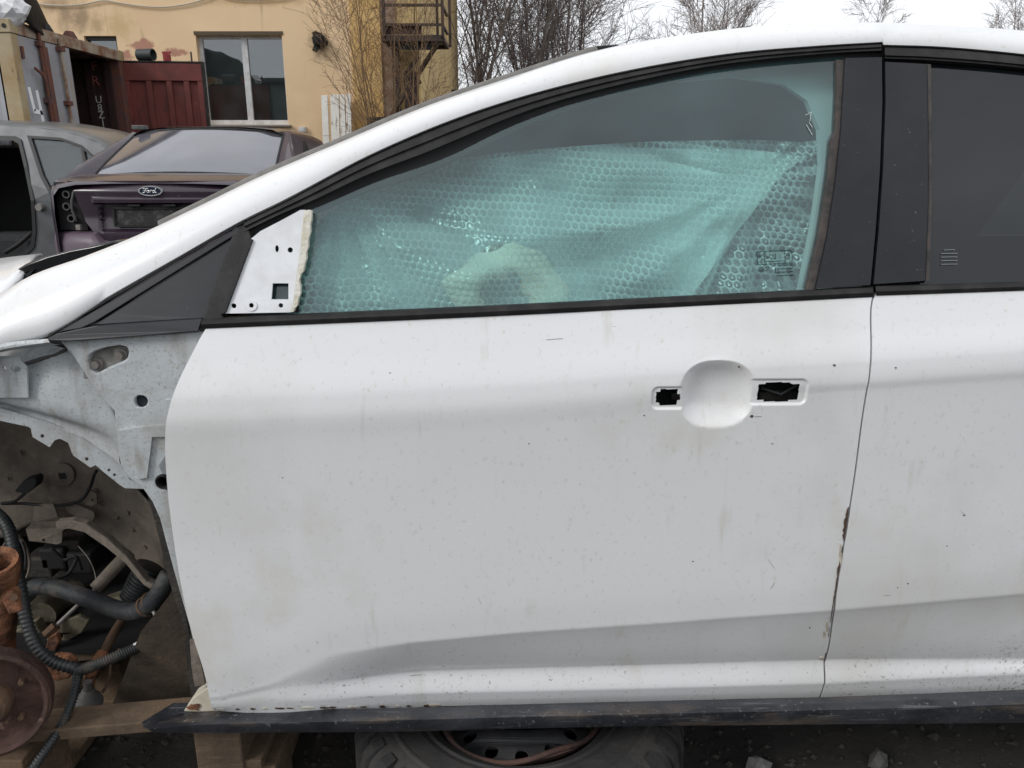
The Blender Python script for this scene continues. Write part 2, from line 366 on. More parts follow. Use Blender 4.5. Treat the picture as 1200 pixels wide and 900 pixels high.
def skin(name, fx0, fx1, nx, ny, dents, parent, mat_, holes=(), dish=True):
    """door skin between two boundary curves x(z)"""
    rows = []; ss = [i / nx for i in range(nx + 1)]; tt_ = [j / ny for j in range(ny + 1)]
    if dish:
        ss = [.64 * i / 110 for i in range(110)] + [.64 + .29 * i / 290 for i in range(290)] + [.93 + .07 * i / 20 for i in range(21)]
        tt_ = [.08 * i / 16 for i in range(16)] + [.08 + .16 * i / 110 for i in range(110)] + [.24 + .76 * i / 170 for i in range(171)]
        nx = len(ss) - 1; ny = len(tt_) - 1
    for j in range(ny + 1):
        t = tt_[j]; row = []
        for i in range(nx + 1):
            s = ss[i]; x = None; z = .8 if not row else row[-1][1]
            for _ in range(3):
                x = fx0(z) + (fx1(z) - fx0(z)) * s
                C = ctrl(x); z = C[0][0] + (C[-1][0] - C[0][0]) * t
            row.append((x, z, C))
        rows.append(row)
    out_ = []
    for row in rows:
        o = []
        for (x, z, C) in row:
            # monotone-ish hermite of the profile
            y = C[-1][1]
            for k in range(len(C) - 1):
                if C[k][0] >= z >= C[k + 1][0] - 1e-9:
                    h = C[k + 1][0] - C[k][0]; tt = (z - C[k][0]) / h if abs(h) > 1e-9 else 0
                    def sl(q):
                        if q <= 0 or q >= len(C) - 1: return None
                        d1 = (C[q][1] - C[q-1][1]) / min(C[q][0] - C[q-1][0], -1e-6); d2 = (C[q+1][1] - C[q][1]) / min(C[q+1][0] - C[q][0], -1e-6)
                        if d1 * d2 <= 0: return 0
                        return 2 * d1 * d2 / (d1 + d2)
                    dl = (C[k + 1][1] - C[k][1]) / min(h, -1e-6)
                    m1 = sl(k); m2 = sl(k + 1); m1 = dl if m1 is None else m1; m2 = dl if m2 is None else m2
                    y = (2*tt**3-3*tt**2+1)*C[k][1] + (tt**3-2*tt**2+tt)*h*m1 + (-2*tt**3+3*tt**2)*C[k+1][1] + (tt**3-tt**2)*h*m2
                    break
            y += plan(x)
            y += .0011 * noise.noise(Vector((x * 3.1, z * 3.5, dents))) + .0005 * noise.noise(Vector((x * 9, z * 9, dents + 5)))
            if dish:
                dr = math.hypot((x - _c.x) / DX, (z - _c.z) / DZ); b_ = sstep(1.15, .7, dr)
                y = y * (1 - b_) + (plan(x) + .005) * b_ + recess(x, z)
            o.append((x, y, z))
        out_.append(o)
    n = nx + 1
    fs = []
    for j in range(ny):
        for i in range(nx):
            a = out_[j][i]; b = out_[j + 1][i + 1]; cx, cz = (a[0] + b[0]) / 2, (a[2] + b[2]) / 2
            if any((math.hypot(cx - h[0], cz - h[1]) < h[2]) if len(h) == 3 else (h[0] < cx < h[1] and h[2] < cz < h[3]) for h in holes): continue
            fs.append((j*n+i, j*n+i+1, (j+1)*n+i+1, (j+1)*n+i))
    vs = [p for r in out_ for p in r]
    # folded edge returning inwards
    loop = [i for i in range(n)] + [j*n + nx for j in range(1, ny + 1)] + [ny*n + i for i in range(nx - 1, -1, -1)] + [j*n for j in range(ny - 1, 0, -1)]
    b0 = len(vs)
    for i in loop: p = vs[i]; vs.append((p[0], p[1] + .022, p[2]))
    m = len(loop)
    fs += [(loop[i], loop[(i+1) % m], b0+(i+1) % m, b0+i) for i in range(m)]
    return mk(name, vs, fs, mat_, parent, True, True, 0, 38)
def doorsurf(o):
    def f(x, z):
        C = ctrl(x); y = C[-1][1]
        for k in range(len(C) - 1):
            if C[k][0] >= z >= C[k+1][0]:
                y = C[k][1] + (C[k+1][1] - C[k][1]) * (z - C[k][0]) / min(C[k+1][0] - C[k][0], -1e-6); break
        return plan(x) + y + o
    return f
def edgecurve(px, yo=.01):
    pts = sorted([(p.z, p.x) for p in (on(u, v, doorsurf(0)) for (u, v) in px)]); cc = cat(pts, 60)
    lut = [clampi(k / 2000, cc) for k in range(0, 3000)]
    return lambda z: lut[int(z * 2000)] + (lut[int(z * 2000) + 1] - lut[int(z * 2000)]) * (z * 2000 - int(z * 2000))
E_front = edgecurve([(250, 370), (240, 387), (228, 409), (208, 450), (197, 484), (193.5, 520), (196, 570), (203, 630), (213, 690), (226, 745), (240, 790), (252, 833), (256, 850)])
E_rear = edgecurve([(1026, 330), (1024, 346), (1021, 400), (1013, 475), (1002, 555), (992, 620), (979, 700), (969, 765), (961, 817), (957, 835)])
front_door = skin('front_door', E_front, lambda z: E_rear(z) - .0016, 420, 300, 2, car, white_paint, H_l + H_r)
rear_end = lambda z: 1.55 - .22 * max(0, .75 - z)
rear_door = skin('rear_door', lambda z: E_rear(z) + .0016, rear_end, 160, 220, 8, car, white_paint, (), False)

skin('quarter_panel', lambda z: rear_end(z) + .004, lambda z: 2.25, 60, 70, 11, car, white_paint, [(1.93, .36, .345)], False)
_w = MB().lathe([(.19, .02), (.27, .0), (.30, .02), (.31, .06), (.31, .2)], (1.93, .06, .33), (0, 1, 0), 40).make('rear_wheel', tyre_m, car, True, 40)
MB().lathe([(0, .05), (.04, .04), (.07, .06), (.17, .03), (.19, .015), (.19, .1)], (1.93, .06, .33), (0, 1, 0), 40).make('rim', rim_m, _w, True, 40)
MB().lathe([(.36, .05), (.36, .3), (0, .3)], (1.93, .03, .36), (0, 1, 0), 40).make('wheel_arch_liner', black, car, True)
# rust and chipped paint along the door joint and small chips on the skin
def blob(name, u, v, ru, rv, m, yo, parent, seed, th=.0012, n=14):
    rr = random.Random(seed)
    pts = [(u + ru * cos(2*pi*i/n) * rr.uniform(.6, 1.15), v + rv * sin(2*pi*i/n) * rr.uniform(.6, 1.15)) for i in range(n)]
    return plate(name, pts, yo, th, m, parent)
chip = mat('bare_rusted_chip', (.10, .06, .04), .9, var=(.05, .03, .02), vscale=60)
chip_p = mat('lifted_filler_edge', (.62, .58, .48), .8, var=(.4, .34, .26), vscale=50)
gapx = [(1002, 555), (992, 620), (979, 700), (969, 765), (961, 817)]
gapx = [(v, u) for (u, v) in gapx]
def gapline(name, v0, v1, w0, w1, m, seed, o=-.0016, shift=-1.2):
    rr = random.Random(seed); n = max(6, int((v1 - v0) / 3)); Lft = []; Rgt = []
    for i in range(n + 1):
        v = v0 + (v1 - v0) * i / n; t = abs(sin(pi * i / n)) ** .5; u = interp(v, gapx) + shift
        Lft.append((u - rr.uniform(w0, w1) * t, v)); Rgt.append((u + rr.uniform(.2, .7) * t, v))
    return plate(name, Lft + Rgt[::-1], doorsurf(o), .0012, m, front_door)
gapline('rust_patch', 594, 634, 1.4, 3.4, chip, 1); gapline('rust_patch', 660, 676, .8, 2.0, chip, 2); gapline('rust_patch', 640, 730, .2, .9, chip, 3, -.0013); gapline('rust_patch', 735, 775, .2, .8, chip, 4, -.0013)
for i, (u, v, a, b) in enumerate([(985, 650, 1.6, 14), (966, 745, 2.0, 6), (963, 772, 3.0, 2.4), (969, 735, 1.4, 8)]):
    blob('paint_chip', u, v, a, b, chip_p, doorsurf(-.0014), front_door, 20 + i)
for i, (u, v, a, b) in enumerate([(881, 488, 2.6, 2.2), (978, 428, 1.8, 1.4), (238, 461, 3, 1.8), (866, 430, 1.6, 1.2), (812, 658, 1, .8), (949, 736, 1.2, 1), (1064, 684, .9, .8), (1052, 689, .8, .8), (1050, 431, 1.4, 1), (1130, 604, 1.6, .9), (755, 487, .9, .8), (620, 520, .8, .7), (457, 437, 1.5, .8), (905, 520, .8, .7), (331, 560, .7, .7), (1110, 640, .7, .7)]):
    blob('paint_chip', u, v, a, b, chip, doorsurf(-.0009 if v != 488 else .0), front_door if u < 1020 else rear_door, 40 + i, .001, 9)
scr = mat('grey_scratch', (.26, .25, .23), .8)
# rust bleeding along the bottom fold of the front door
rr = random.Random(9)
for i in range(16):
    u = 258 + i * 17 + rr.uniform(-5, 5); vb_ = interp(u, [(190, 840), (255, 833), (480, 829), (700, 823)]) - 1.2; hw_ = rr.uniform(3, 11)
    blob('rust_patch', u, vb_, hw_, rr.uniform(.6, 1.5), chip if i % 3 else chip_p, doorsurf(-.0016), front_door, 200 + i, .0012, 10)
# thin scratches
for i, (a, b) in enumerate([((716, 383), (742, 381)), ((884, 488), (896, 488)), ((900, 655), (912, 672)), ((903, 690), (910, 680)), ((640, 398), (668, 396)), ((1035, 698), (1048, 697)), ((1125, 598), (1134, 606)), ((905, 748), (918, 749)), ((480, 792), (500, 790)), ((560, 700), (566, 712))]):
    b = (a[0] + (b[0] - a[0]) * .7, a[1] + (b[1] - a[1]) * .7)
    plate('scratch', [(a[0], a[1] - .1), (b[0], b[1] - .22), (b[0], b[1] + .22), (a[0], a[1] + .1)], doorsurf(-.0007), .0006, scr, front_door if a[0] < 1020 else rear_door)
# inside of the door behind the handle openings
plate('handle_cavity', [(750, 435), (955, 428), (955, 492), (750, 500)], side(.06), .004, black, front_door)
# latch hardware seen in the left opening
plate('inner_bracket', [(890, 461), (912, 458), (934, 460), (934, 469), (890, 470)], side(.045), .006, grime_dark, front_door, bevel=.001)
MB().tube([at(893, 455, .05), at(915, 462, .045), at(933, 452, .05)], .0022, 6).make('latch_cable', boot_grey, front_door, True)
plate('latch_lever', [(788, 463), (796, 462), (798, 466), (795, 469), (788, 468)], side(.032), .01, grime_dark, front_door)
_m = MB()
for s in (S_l, S_r): pass
# inner door trim, closes the door from behind
plate('inner_trim', [(262, 395), (1015, 355), (965, 800), (265, 815)], side(.13), .02, black, front_door)
plate('inner_trim', [(1030, 355), (1780, 325), (1600, 760), (975, 800)], side(.13), .02, black, rear_door)

# ---- belt mouldings
def moulding(name, top, bot, m, parent, n=40, o=0.):
    T = cat(top, n); B = cat(bot, n); rows = []
    for k, (f, y) in enumerate([(-.05, .02), (0, .004), (.12, -.006), (.5, -.010), (.85, -.006), (1, .002), (1.04, .016)]):
        rows.append([on(T[i][0] + (B[i][0]-T[i][0])*f, T[i][1] + (B[i][1]-T[i][1])*f, Goff(y + o)) for i in range(n)])
    mb = MB().grid(rows)
    for e in (0, n - 1): mb.add([r[e] for r in rows], [tuple(range(len(rows)))])
    return mb.make(name, m, parent, True, 50)
moulding('belt_moulding', [(237, 373), (350, 368), (600, 357), (800, 347), (1023, 336)], [(234, 387), (350, 382), (600, 371), (800, 361), (1024, 349.5)], rubber, front_door)
moulding('belt_moulding', [(1026, 335), (1200, 330), (1780, 306)], [(1027, 348), (1200, 342), (1780, 318)], rubber, rear_door)

# ---- white roof side and windscreen pillar
Lpx = [(-60, 452), (0, 409), (56, 394), (130, 349), (210, 303), (285, 260), (330, 238), (440, 180), (560, 131), (700, 92), (850, 65), (960, 55), (1034, 50.5), (1036, 54), (1100, 56), (1200, 65), (1400, 92), (1600, 130), (1800, 178)]
Upx = [(-60, 392), (-8, 352), (30, 326), (100, 300), (160, 276), (230, 243), (300, 209), (400, 166), (500, 124), (600, 90), (700, 59), (800, 41), (900, 30), (1000, 26.5), (1034, 26.5), (1100, 29), (1200, 36), (1400, 60), (1600, 96), (1800, 142)]
nr = 110
def resamp_u(tab, us): return [(u, interp(u, tab)) for u in us]
Lc = cat(Lpx[:13], 260) + cat(Lpx[13:], 80); Uc = cat(Upx, 340)
us_f = [-60 + (1034 + 60) * i / 89 for i in range(90)]
us_r = [1035.2 + (1800 - 1035.2) * i / 40 for i in range(41)]
def roof_rows(us, base):
    rows = []
    for (f, y, dz) in [(0.0, .018, 0), (0.0, .002, 0), (.06, -.004, 0), (.3, -.008, 0), (.62, -.004, 0), (.85, .012, 0), (.96, .028, 0), (1.0, .045, 0)]:
        r = []
        for u in us:
            l = interp(u, base); q = interp(u, [(a[0], a[1]) for a in Uc]); r.append(on(u, l + (q - l) * f, Goff(y)))
        rows.append(r)
    r = rows[-1]; return rows
rf = roof_rows(us_f, Lc[:260]); rr_ = roof_rows(us_r, Lc[260:])
MB().grid([a + b for a, b in zip(rf, rr_)]).make('roof_side', white_paint, car, True, 60)
# roof skin across to the far side and windscreen; both start at the upper edge of the roof side
edge = [Vector(p) for p in rf[-1]] + [Vector(p) for p in rr_[-1][1:]]
ns = [p for p in edge if p.x > .10]
YC = .86                                           # car centre line
def across(p, crown, fx):
    row = []
    for k in range(15):
        s = k / 14; y = p.y + (2 * (YC - p.y)) * s; b = 4 * s * (1 - s)
        row.append((p.x + fx * b, y, p.z + crown * b - .002 * (k in (0, 14))))
    return row
MB().grid([across(p, .035, 0) for p in ns]).make('roof_panel', white_paint, car, True, 60)
ws = [p for p in edge if -.56 < p.x <= .14]
wsr = []
for p in ws:
    n_ = Vector((-.35, 0, .94)); r = across(p, .012, -.10)
    wsr.append(r)
MB().grid(wsr).make('windscreen', screen_glass, car, True, 60)
# grey sealing strip between pillar and windscreen
st = [p for p in edge if -.60 < p.x < .16]
mb = MB()
rowsS = []
for (dx, dy, dz) in [(0, 0, -.004), (-.003, .004, .004), (-.006, .012, .007), (-.008, .022, .006), (-.004, .03, -.006)]:
    rowsS.append([p + Vector((dx, dy, dz)) for p in st])
strip_m = mat('dusty_grey_seal', (.13, .125, .115), .7, var=(.2, .19, .175), vscale=30, bump=.2, bscale=120)
mb.grid(rowsS).make('windscreen_seal', strip_m, car, True, 60)
# dark front edge of the roof, seen above the rail
fe = [p for p in edge if .07 < p.x < .20]
MB().tube([p + Vector((0, .02, .002 + .004 * sin(pi * i / (len(fe) - 1)))) for i, p in enumerate(fe)], [.0012 + .003 * sin(pi * i / (len(fe) - 1)) for i in range(len(fe))], 8).make('roof_ditch_strip', rubber, car, True)

# ---- black upper window frame of the front door: outer rubber band, inner dark channel
L2 = [p for p in cat(Lpx[:13], 260) if 286 <= p[0] <= 1034]
us = [286 + (1033 - 286) * i / 79 for i in range(80)]
Ipx = [(286, 283), (330, 262), (370, 249), (428, 225), (500, 202), (542, 183), (583, 162), (625, 143), (667, 128), (708, 116), (750, 105), (833, 86.5), (917, 75), (985, 69), (1033, 67)]
Ic = cat(Ipx, 200)
Lf = [(u, interp(u, L2) + .5) for u in us]
If = [(u, interp(u, Ic)) for u in us]
def band(name, A, B, prof, m, parent, fn=Goff):
    rows = [[on(a[0] + (b[0]-a[0])*f, a[1] + (b[1]-a[1])*f, fn(y)) for a, b in zip(A, B)] for (f, y) in prof]
    mb = MB().grid(rows)
    for e in (0, len(A) - 1): mb.add([r[e] for r in rows], [tuple(range(len(rows)))])
    return mb.make(name, m, parent, True, 45)
band('window_frame', Lf, If, [(-.03, .02), (0, .004), (.07, -.003), (.24, -.004), (.27, .0), (.50, -.001), (.53, .012)], rubber, front_door)
band('window_channel', [(a[0], a[1] + (b[1]-a[1])*.50) for a, b in zip(Lf, If)], [(a, b + 2) for a, b in If], [(0, .004), (.2, .010), (.9, .016), (1, .03)], black, front_door)
# rear door frame
us2 = [1037 + (1760 - 1037) * i / 40 for i in range(41)]
L3 = cat(Lpx[13:], 80)
Lr = [(u, interp(u, L3) + .5) for u in us2]
Ir_t = [(1037, 73), (1087, 75), (1200, 84), (1400, 112), (1600, 155), (1760, 205)]
Ir = [(u, interp(u, cat(Ir_t, 80))) for u in us2]
band('window_frame', Lr, Ir, [(-.05, .02), (0, .004), (.1, -.003), (.55, -.004), (.62, .0), (.75, .0), (.8, .012)], rubber, rear_door)
band('window_channel', [(a[0], a[1] + (b[1]-a[1])*.75) for a, b in zip(Lr, Ir)], [(a, b + 2) for a, b in Ir], [(0, .004), (.2, .010), (.9, .016), (1, .03)], black, rear_door)
# glass panes
def glasspane(name, T, B, n, m, parent, o):
    T = cat(T, n); B = cat(B, n)
    rows = [[on(a[0]+(b[0]-a[0])*f, a[1]+(b[1]-a[1])*f, Goff(o)) for a, b in zip(T, B)] for f in [k / 14 for k in range(15)]]
    return MB().grid(rows).make(name, m, parent, True, 60)
wg = glasspane('window_glass', [(300, 270), (372, 243), (440, 214), (520, 186), (600, 148), (700, 112), (800, 86), (900, 71), (990, 64)],
          [(295, 376), (372, 372), (440, 369), (520, 366), (600, 362), (700, 357), (800, 352), (880, 348), (958, 344)], 60, teal_glass, front_door, .013)
wr = glasspane('window_glass', [(1080, 68), (1200, 77), (1400, 105), (1600, 148), (1755, 195)], [(1078, 338), (1200, 334), (1400, 326), (1600, 318), (1755, 312)], 40, dark_glass, rear_door, .012)
# rear run channel and pillar covers
plate('run_channel', [(980, 70), (990, 70), (988, 130), (981, 210), (969, 275), (957, 340), (945, 340), (960, 275), (971, 200), (974, 165), (979, 155), (981, 110)], Goff(.004), .02, rubber_brown, front_door, bevel=.001, maxseg=20)
plate('pillar_cover', [(990.5, 68), (1033.5, 67), (1034, 120), (1031, 200), (1026, 270), (1020, 334), (956, 338), (969, 280), (979, 215), (986, 150)], Goff(-.002), .02, trim_grey, front_door, bevel=.002, maxseg=24)
plate('pillar_cover', [(1037.5, 72.5), (1086, 75), (1087.5, 150), (1087.5, 240), (1084, 329), (1024, 333), (1030, 270), (1035, 200), (1038, 120)], Goff(-.001), .02, trim_grey, rear_door, bevel=.002, maxseg=24)
plate('run_channel', [(1086.5, 75), (1091, 75.5), (1092, 150), (1092, 240), (1089, 329), (1084.5, 329), (1088, 240), (1088, 150)], Goff(.003), .02, rubber_brown, rear_door, maxseg=24)
# front sash and mirror bracket
plate('front_sash', [(272, 276), (286, 262), (292, 272), (294, 279), (260, 368), (262, 374), (236, 376), (252, 330)], Goff(.0), .02, rubber, front_door, bevel=.002, maxseg=16)
plate('sash_lip', [(291, 280), (296, 281), (264, 367), (258, 369)], Goff(-.004), .012, black, front_door, bevel=.001, maxseg=16)
brk = [(294, 280), (305, 271), (330, 258), (352, 246), (358, 246), (356, 262), (352, 290), (348, 320), (344, 352), (341, 366), (262, 367.5)]
plate('mirror_bracket', brk, Goff(.001), .003, bracket_white, front_door,
      holes=[[(319.5, 332), (338, 332), (338, 351), (318, 351)], ring(340, 293, 3.2), ring(324.5, 291.5, 2.2, 4.2), ring(274, 358.5, 3), ring(294.5, 358, 2.8), ring(329, 358, 2.8)], bevel=.0008, maxseg=14)
plate('torn_bracket_edge', [(356, 247), (361, 246), (365.5, 247.5), (365, 258), (363.6, 264), (363.9, 272), (361.4, 281), (361.2, 290), (359, 296), (359.4, 303), (357.2, 310), (355.8, 318), (352.4, 322), (350.6, 329), (352.2, 336), (352, 345), (349.6, 351), (348.6, 358), (345.4, 362), (344, 366), (341, 366), (344, 352), (348, 320), (352, 290)],
      Goff(-.004), .010, mat('cracked_cream_sealant', (.72, .70, .63), .8, var=(.58, .54, .43), vscale=40, bump=.5, bscale=120), front_door, bevel=.001, maxseg=10)
plate('bracket_pocket', [(296, 284), (350, 252), (340, 364), (266, 365)], Goff(.022), .003, grime_dark, front_door)
plate('raised_washer', ring(294.5, 358, 6.5), Goff(-.001), .003, bracket_white, front_door, holes=[ring(294.5, 358, 3)])
plate('speaker_gap', [(343, 352), (350, 353), (350, 366), (341, 367)], Goff(.010), .004, black, front_door)
# grey triangular pillar trim with groove and lower lip
qt = empty  # (quarter trim is one part with two pieces)
q1 = plate('quarter_trim', [(112, 380), (277, 276), (268, 300), (252, 338), (238, 372)], Goff(.004), .02, trim_grey, car, bevel=.002, maxseg=24)
plate('upper_strip', [(66, 390), (140, 347), (210, 306), (284, 263), (279, 273.5), (110, 378.5), (96, 385)], Goff(.0), .02, trim_grey, q1, bevel=.002, maxseg=24)
plate('lower_lip', [(52, 399), (66, 391), (110, 382), (237, 373.5), (232, 388), (160, 394), (80, 400)], Goff(-.006), .022, trim_grey, q1, bevel=.003, maxseg=24)
plate('pillar_gasket', [(56, 395), (130, 350), (210, 304), (285, 261), (288, 258), (285, 255), (210, 299), (128, 345), (58, 388)], Goff(-.001), .015, black, q1, maxseg=24)

# ---- etched marks in the window corners
def stroke(name, segs, wpx, fn, m, parent, th=.0006):
    mb = MB()
    for (a, b) in segs:
        a = Vector(a); b = Vector(b); d = (b - a).normalized(); n = Vector((-d.y, d.x)) * wpx / 2
        P = [on(*(a + n), fn), on(*(b + n), fn), on(*(b - n), fn), on(*(a - n), fn)]
        mb.add(P + [p + Vector((0, th, 0)) for p in P], [(0,1,2,3),(7,6,5,4),(0,4,5,1),(1,5,6,2),(2,6,7,3),(3,7,4,0)])
    return mb.make(name, m, parent)
def pl(pts): return list(zip(pts, pts[1:]))
SG = []
SG += pl([(887, 295), (927.5, 293), (929.5, 308), (888, 310), (887, 295)]) + pl([(896, 294.6), (896.5, 309.6)]) + pl([(919.5, 293.5), (920.5, 308.5)])
SG += pl([(889, 298), (894, 304)]) + pl([(894, 298), (889, 303)]) + pl([(889.5, 307), (894.5, 307)])
SG += pl([(898, 300), (901, 301)]) + pl([(898, 303), (901, 302)]) + pl([(902, 298), (906, 299.5), (903, 303), (907, 303)]) + pl([(909, 297), (909.3, 304)]) + pl([(898, 306.5), (917, 305.5)])
SG += pl([(924, 296), (922, 299.5), (926, 299.3), (924, 296)]) + pl([(922.5, 304), (926.5, 304)])
SG += pl([(889, 316), (893, 313), (900, 312), (902, 314), (898, 317), (891, 317.5), (889, 316)]) + pl([(892, 316), (899, 313.5)])
for k in range(4): SG += pl([(911 + (k == 0) * 1, 311 + k * 4), (930, 310 + k * 4)])
SG += pl([(909, 314), (909, 320)])
stroke('glass_marking', SG, .7, Goff(.0105), etch, wg)
etch2 = mat('pale_etched_mark', (.22, .25, .26), .8)
SG = []
for k in range(5): SG += pl([(1103 + (k == 0) * 3, 293 + k * 4.2), (1122 - (k == 0) * 3, 292.6 + k * 4.2)])
stroke('glass_marking', SG, .7, Goff(.0095), etch2, wr)
stroke('scratch', pl([(944, 135), (951, 131), (949, 142)]) + pl([(945, 146), (952, 158)]) + pl([(948, 143), (952, 149)]), .5, Goff(.0105), mat('pale_scratch', (.6, .65, .65), .7), wg)

# ---- black sill moulding
T = [(166, 846), (230, 834), (300, 832), (480, 829), (700, 823), (961, 817), (1200, 808), (1800, 784)]
B1 = [(168, 852), (232, 845), (300, 843), (480, 838), (700, 832), (961, 825), (1200, 816), (1800, 792)]
B2 = [(182, 859), (240, 859.5), (300, 859), (480, 857), (700, 852), (961, 849), (1200, 847), (1800, 838)]
n = 120
T = cat(T, n); B1 = cat(B1, n); B2 = cat(B2, n)
rows = [[on(*p, side(.075)) for p in T], [on(*p, side(.038)) for p in [(a[0], a[1] + .5) for a in T]]]
rows += [[on(*p, side(.012)) for p in B1], [on(b[0]*.7+c[0]*.3, b[1]*.7+c[1]*.3, side(.0)) for b, c in zip(B1, B2)], [on(b[0]*.2+c[0]*.8, b[1]*.2+c[1]*.8, side(.004)) for b, c in zip(B1, B2)],
         [on(*p, side(.014)) for p in B2], [on(c[0], c[1], side(.014)) + Vector((0, .05, .0)) for c in B2], [on(c[0], c[1], side(.014)) + Vector((0, .08, .002)) for c in B2]]
mb = MB().grid(rows)
for e in (0, n - 1): mb.add([r[e] for r in rows], [tuple(range(len(rows)))])
mb.make('sill_moulding', sill_black, car, True, 40)
# door-shut sill (white with rust) behind the moulding's front end
plate('sill_end', [(215, 834), (226, 818), (243, 806), (250, 790), (262, 790), (300, 836)], side(.045), .03, mat('chipped_cream_paint', (.62, .58, .48), .7, var=(.5, .46, .36), vscale=20, layers=[(rust, 14, .56, .62, 5, (1, 1, 1), 6, .9)]), car, bevel=.002)
blob('rust_patch', 227, 829, 9, 4.5, rusty, side(.043), car, 71)
# inner sill and floor
MB().box((-.62, .10, .26), (2.2, .18, .40)).make('inner_sill', grime_dark, car)
MB().box((-.55, .18, .30), (2.2, 1.54, .33)).make('floor_pan', grime_dark, car)
# far side of the body, seen only through the glass
mb = MB()
mb.box((-.7, 1.60, .30), (2.2, 1.66, 1.02))
mb.bar((-.62, 1.58, 1.0), (.16, 1.42, 1.47), .05, .09); mb.bar((.62, 1.60, 1.0), (.60, 1.42, 1.47), .04, .12); mb.bar((1.5, 1.60, 1.0), (1.62, 1.42, 1.42), .04, .2)
mb.make('far_body_side', trim_grey, car)
MB().grid([[(.12 + .1 * i, .30 + .08 * j, 1.425 + .03 * sin(pi * j / 14) - .0 * i) for i in range(14)] for j in range(15)]).make('headlining', liner, car, True)
MB().box((1.9, .2, .3), (1.94, 1.5, 1.25)).make('luggage_bulkhead', black, car)
mb = MB(); mb.grid([[(-.6, 1.60, 1.0), (.6, 1.60, 1.0), (1.5, 1.60, 1.0)], [(.16, 1.44, 1.46), (.6, 1.42, 1.47), (1.55, 1.43, 1.43)]]); mb.make('far_window_blackout', black, car)  # opaque black sheet added across the far windows to darken the cabin
MB().grid([[(1.9, y, .9), (2.2, y, .9)] for y in (.2, 1.5)]).make('parcel_shelf', black, car)
plate('pillar_inner_trim', [(1005, 66), (1010, 352), (936, 352), (954, 262), (963, 195), (961, 152), (946, 118), (918, 99), (860, 90), (760, 99), (690, 116), (690, 107), (800, 86), (900, 72)], Goff(.07), .02, mat('pale_grey_pillar_trim', (.42, .43, .42), .8), car, bevel=.003, maxseg=20)
# dashboard and steering wheel
rows_loft('dashboard', [[(-.62, y, .62) for y in (.16, .8, 1.5)], [(-.50, y, .70) for y in (.16, .8, 1.5)], [(-.42, y, .98) for y in (.16, .8, 1.5)], [(-.62, y, 1.04) for y in (.16, .8, 1.5)], [(-.95, y, 1.0) for y in (.16, .8, 1.5)]], 8, black, car, 4)
mb = MB(); c = Vector((-.14, .52, .94)); ax = Vector((.86, 0, .5)).normalized(); e1 = Vector((0, 1, 0)); e2 = ax.cross(e1)
mb.tube([c + (e1 * cos(a) + e2 * sin(a)) * .185 for a in [2*pi*i/32 for i in range(33)]], .016, 8)
for a in (0, pi, -pi/2): mb.bar(c, c + (e1 * cos(a) + e2 * sin(a)) * .18, .05, .02, ax)
sw = mb.make('steering_wheel', black, car, True, 50)
# front seat: cushion, backrest, headrest
def seat(x, y, par):
    s = rows_loft('seat', [[(x + a, y + s_ * .25, z) for s_ in (-1, -.9, -.4, .4, .9, 1)] for (a, z) in [(-.30, .42), (-.30, .58), (.0, .56), (.18, .58), (.18, .42)]], 12, seat_cloth, par, 4)
    prof = [(.16, .52), (.10, .56), (.14, .8), (.21, 1.02), (.27, 1.12), (.33, 1.13), (.36, 1.0), (.30, .7), (.26, .5)]
    mb = MB(); R = []
    for k in range(13):
        t = -1 + 2 * k / 12; wv = .25; sh = 1 - .12 * abs(t) ** 3; push = -.035 * abs(t) ** 3
        R.append([(x + a + push, y + t * wv, .5 + (z - .5) * sh) for (a, z) in cat(prof, 26)])
    mb.grid(R); mb.add(R[0], [tuple(range(26))]); mb.add(R[-1], [tuple(range(26))])
    b = mb.make('backrest', seat_cloth, s, True, 60)
    mb = MB(); R = []
    for k in range(11):
        t = -1 + 2 * k / 10; f = sqrt(max(0, 1 - t**4)) * .95 + .05
        R.append([(x + .30 + .045 * cos(a) * f, y + t * .13, 1.235 + .085 * sin(a) * f) for a in [2*pi*i/18 for i in range(19)]])
    mb.grid(R).make('headrest', seat_cloth, s, True)
    MB().tube([(x + .30, y - .05, 1.08), (x + .30, y - .05, 1.2)], .007, 8).tube([(x + .30, y + .05, 1.08), (x + .30, y + .05, 1.2)], .007, 8).make('headrest_post', zinc, s, True)
seat(.16, .50, car); seat(.16, 1.18, car)
# spent airbag: creased pale cloth ring bulging behind the window
mb = MB(); R = []; ac = on(592, 352, Goff(.115))
for i in range(41):
    t = 2 * pi * i / 40; row = []
    for j in range(15):
        f = 2 * pi * j / 14; rr_a = .030 * (1 + .75 * noise.noise(Vector((cos(t) * 2, sin(t) * 2, f))))
        R0 = .062 * (1 + .12 * noise.noise(Vector((cos(t) * 1.5, sin(t) * 1.5, 4))))
        row.append((ac.x + (R0 + rr_a * cos(f)) * cos(t) * 1.12, ac.y + .02 + rr_a * .8 * sin(f) + .35 * (R0 * sin(t)), ac.z + (R0 + rr_a * cos(f)) * sin(t)))
    R.append(row)
ab = mb.grid(R).make('deflated_airbag', mat('pale_beige_airbag_cloth', (.95, .82, .68), .9, var=(.92, .70, .58), vscale=9, vr=(.5, .7), bump=.4, bscale=50), car, True)

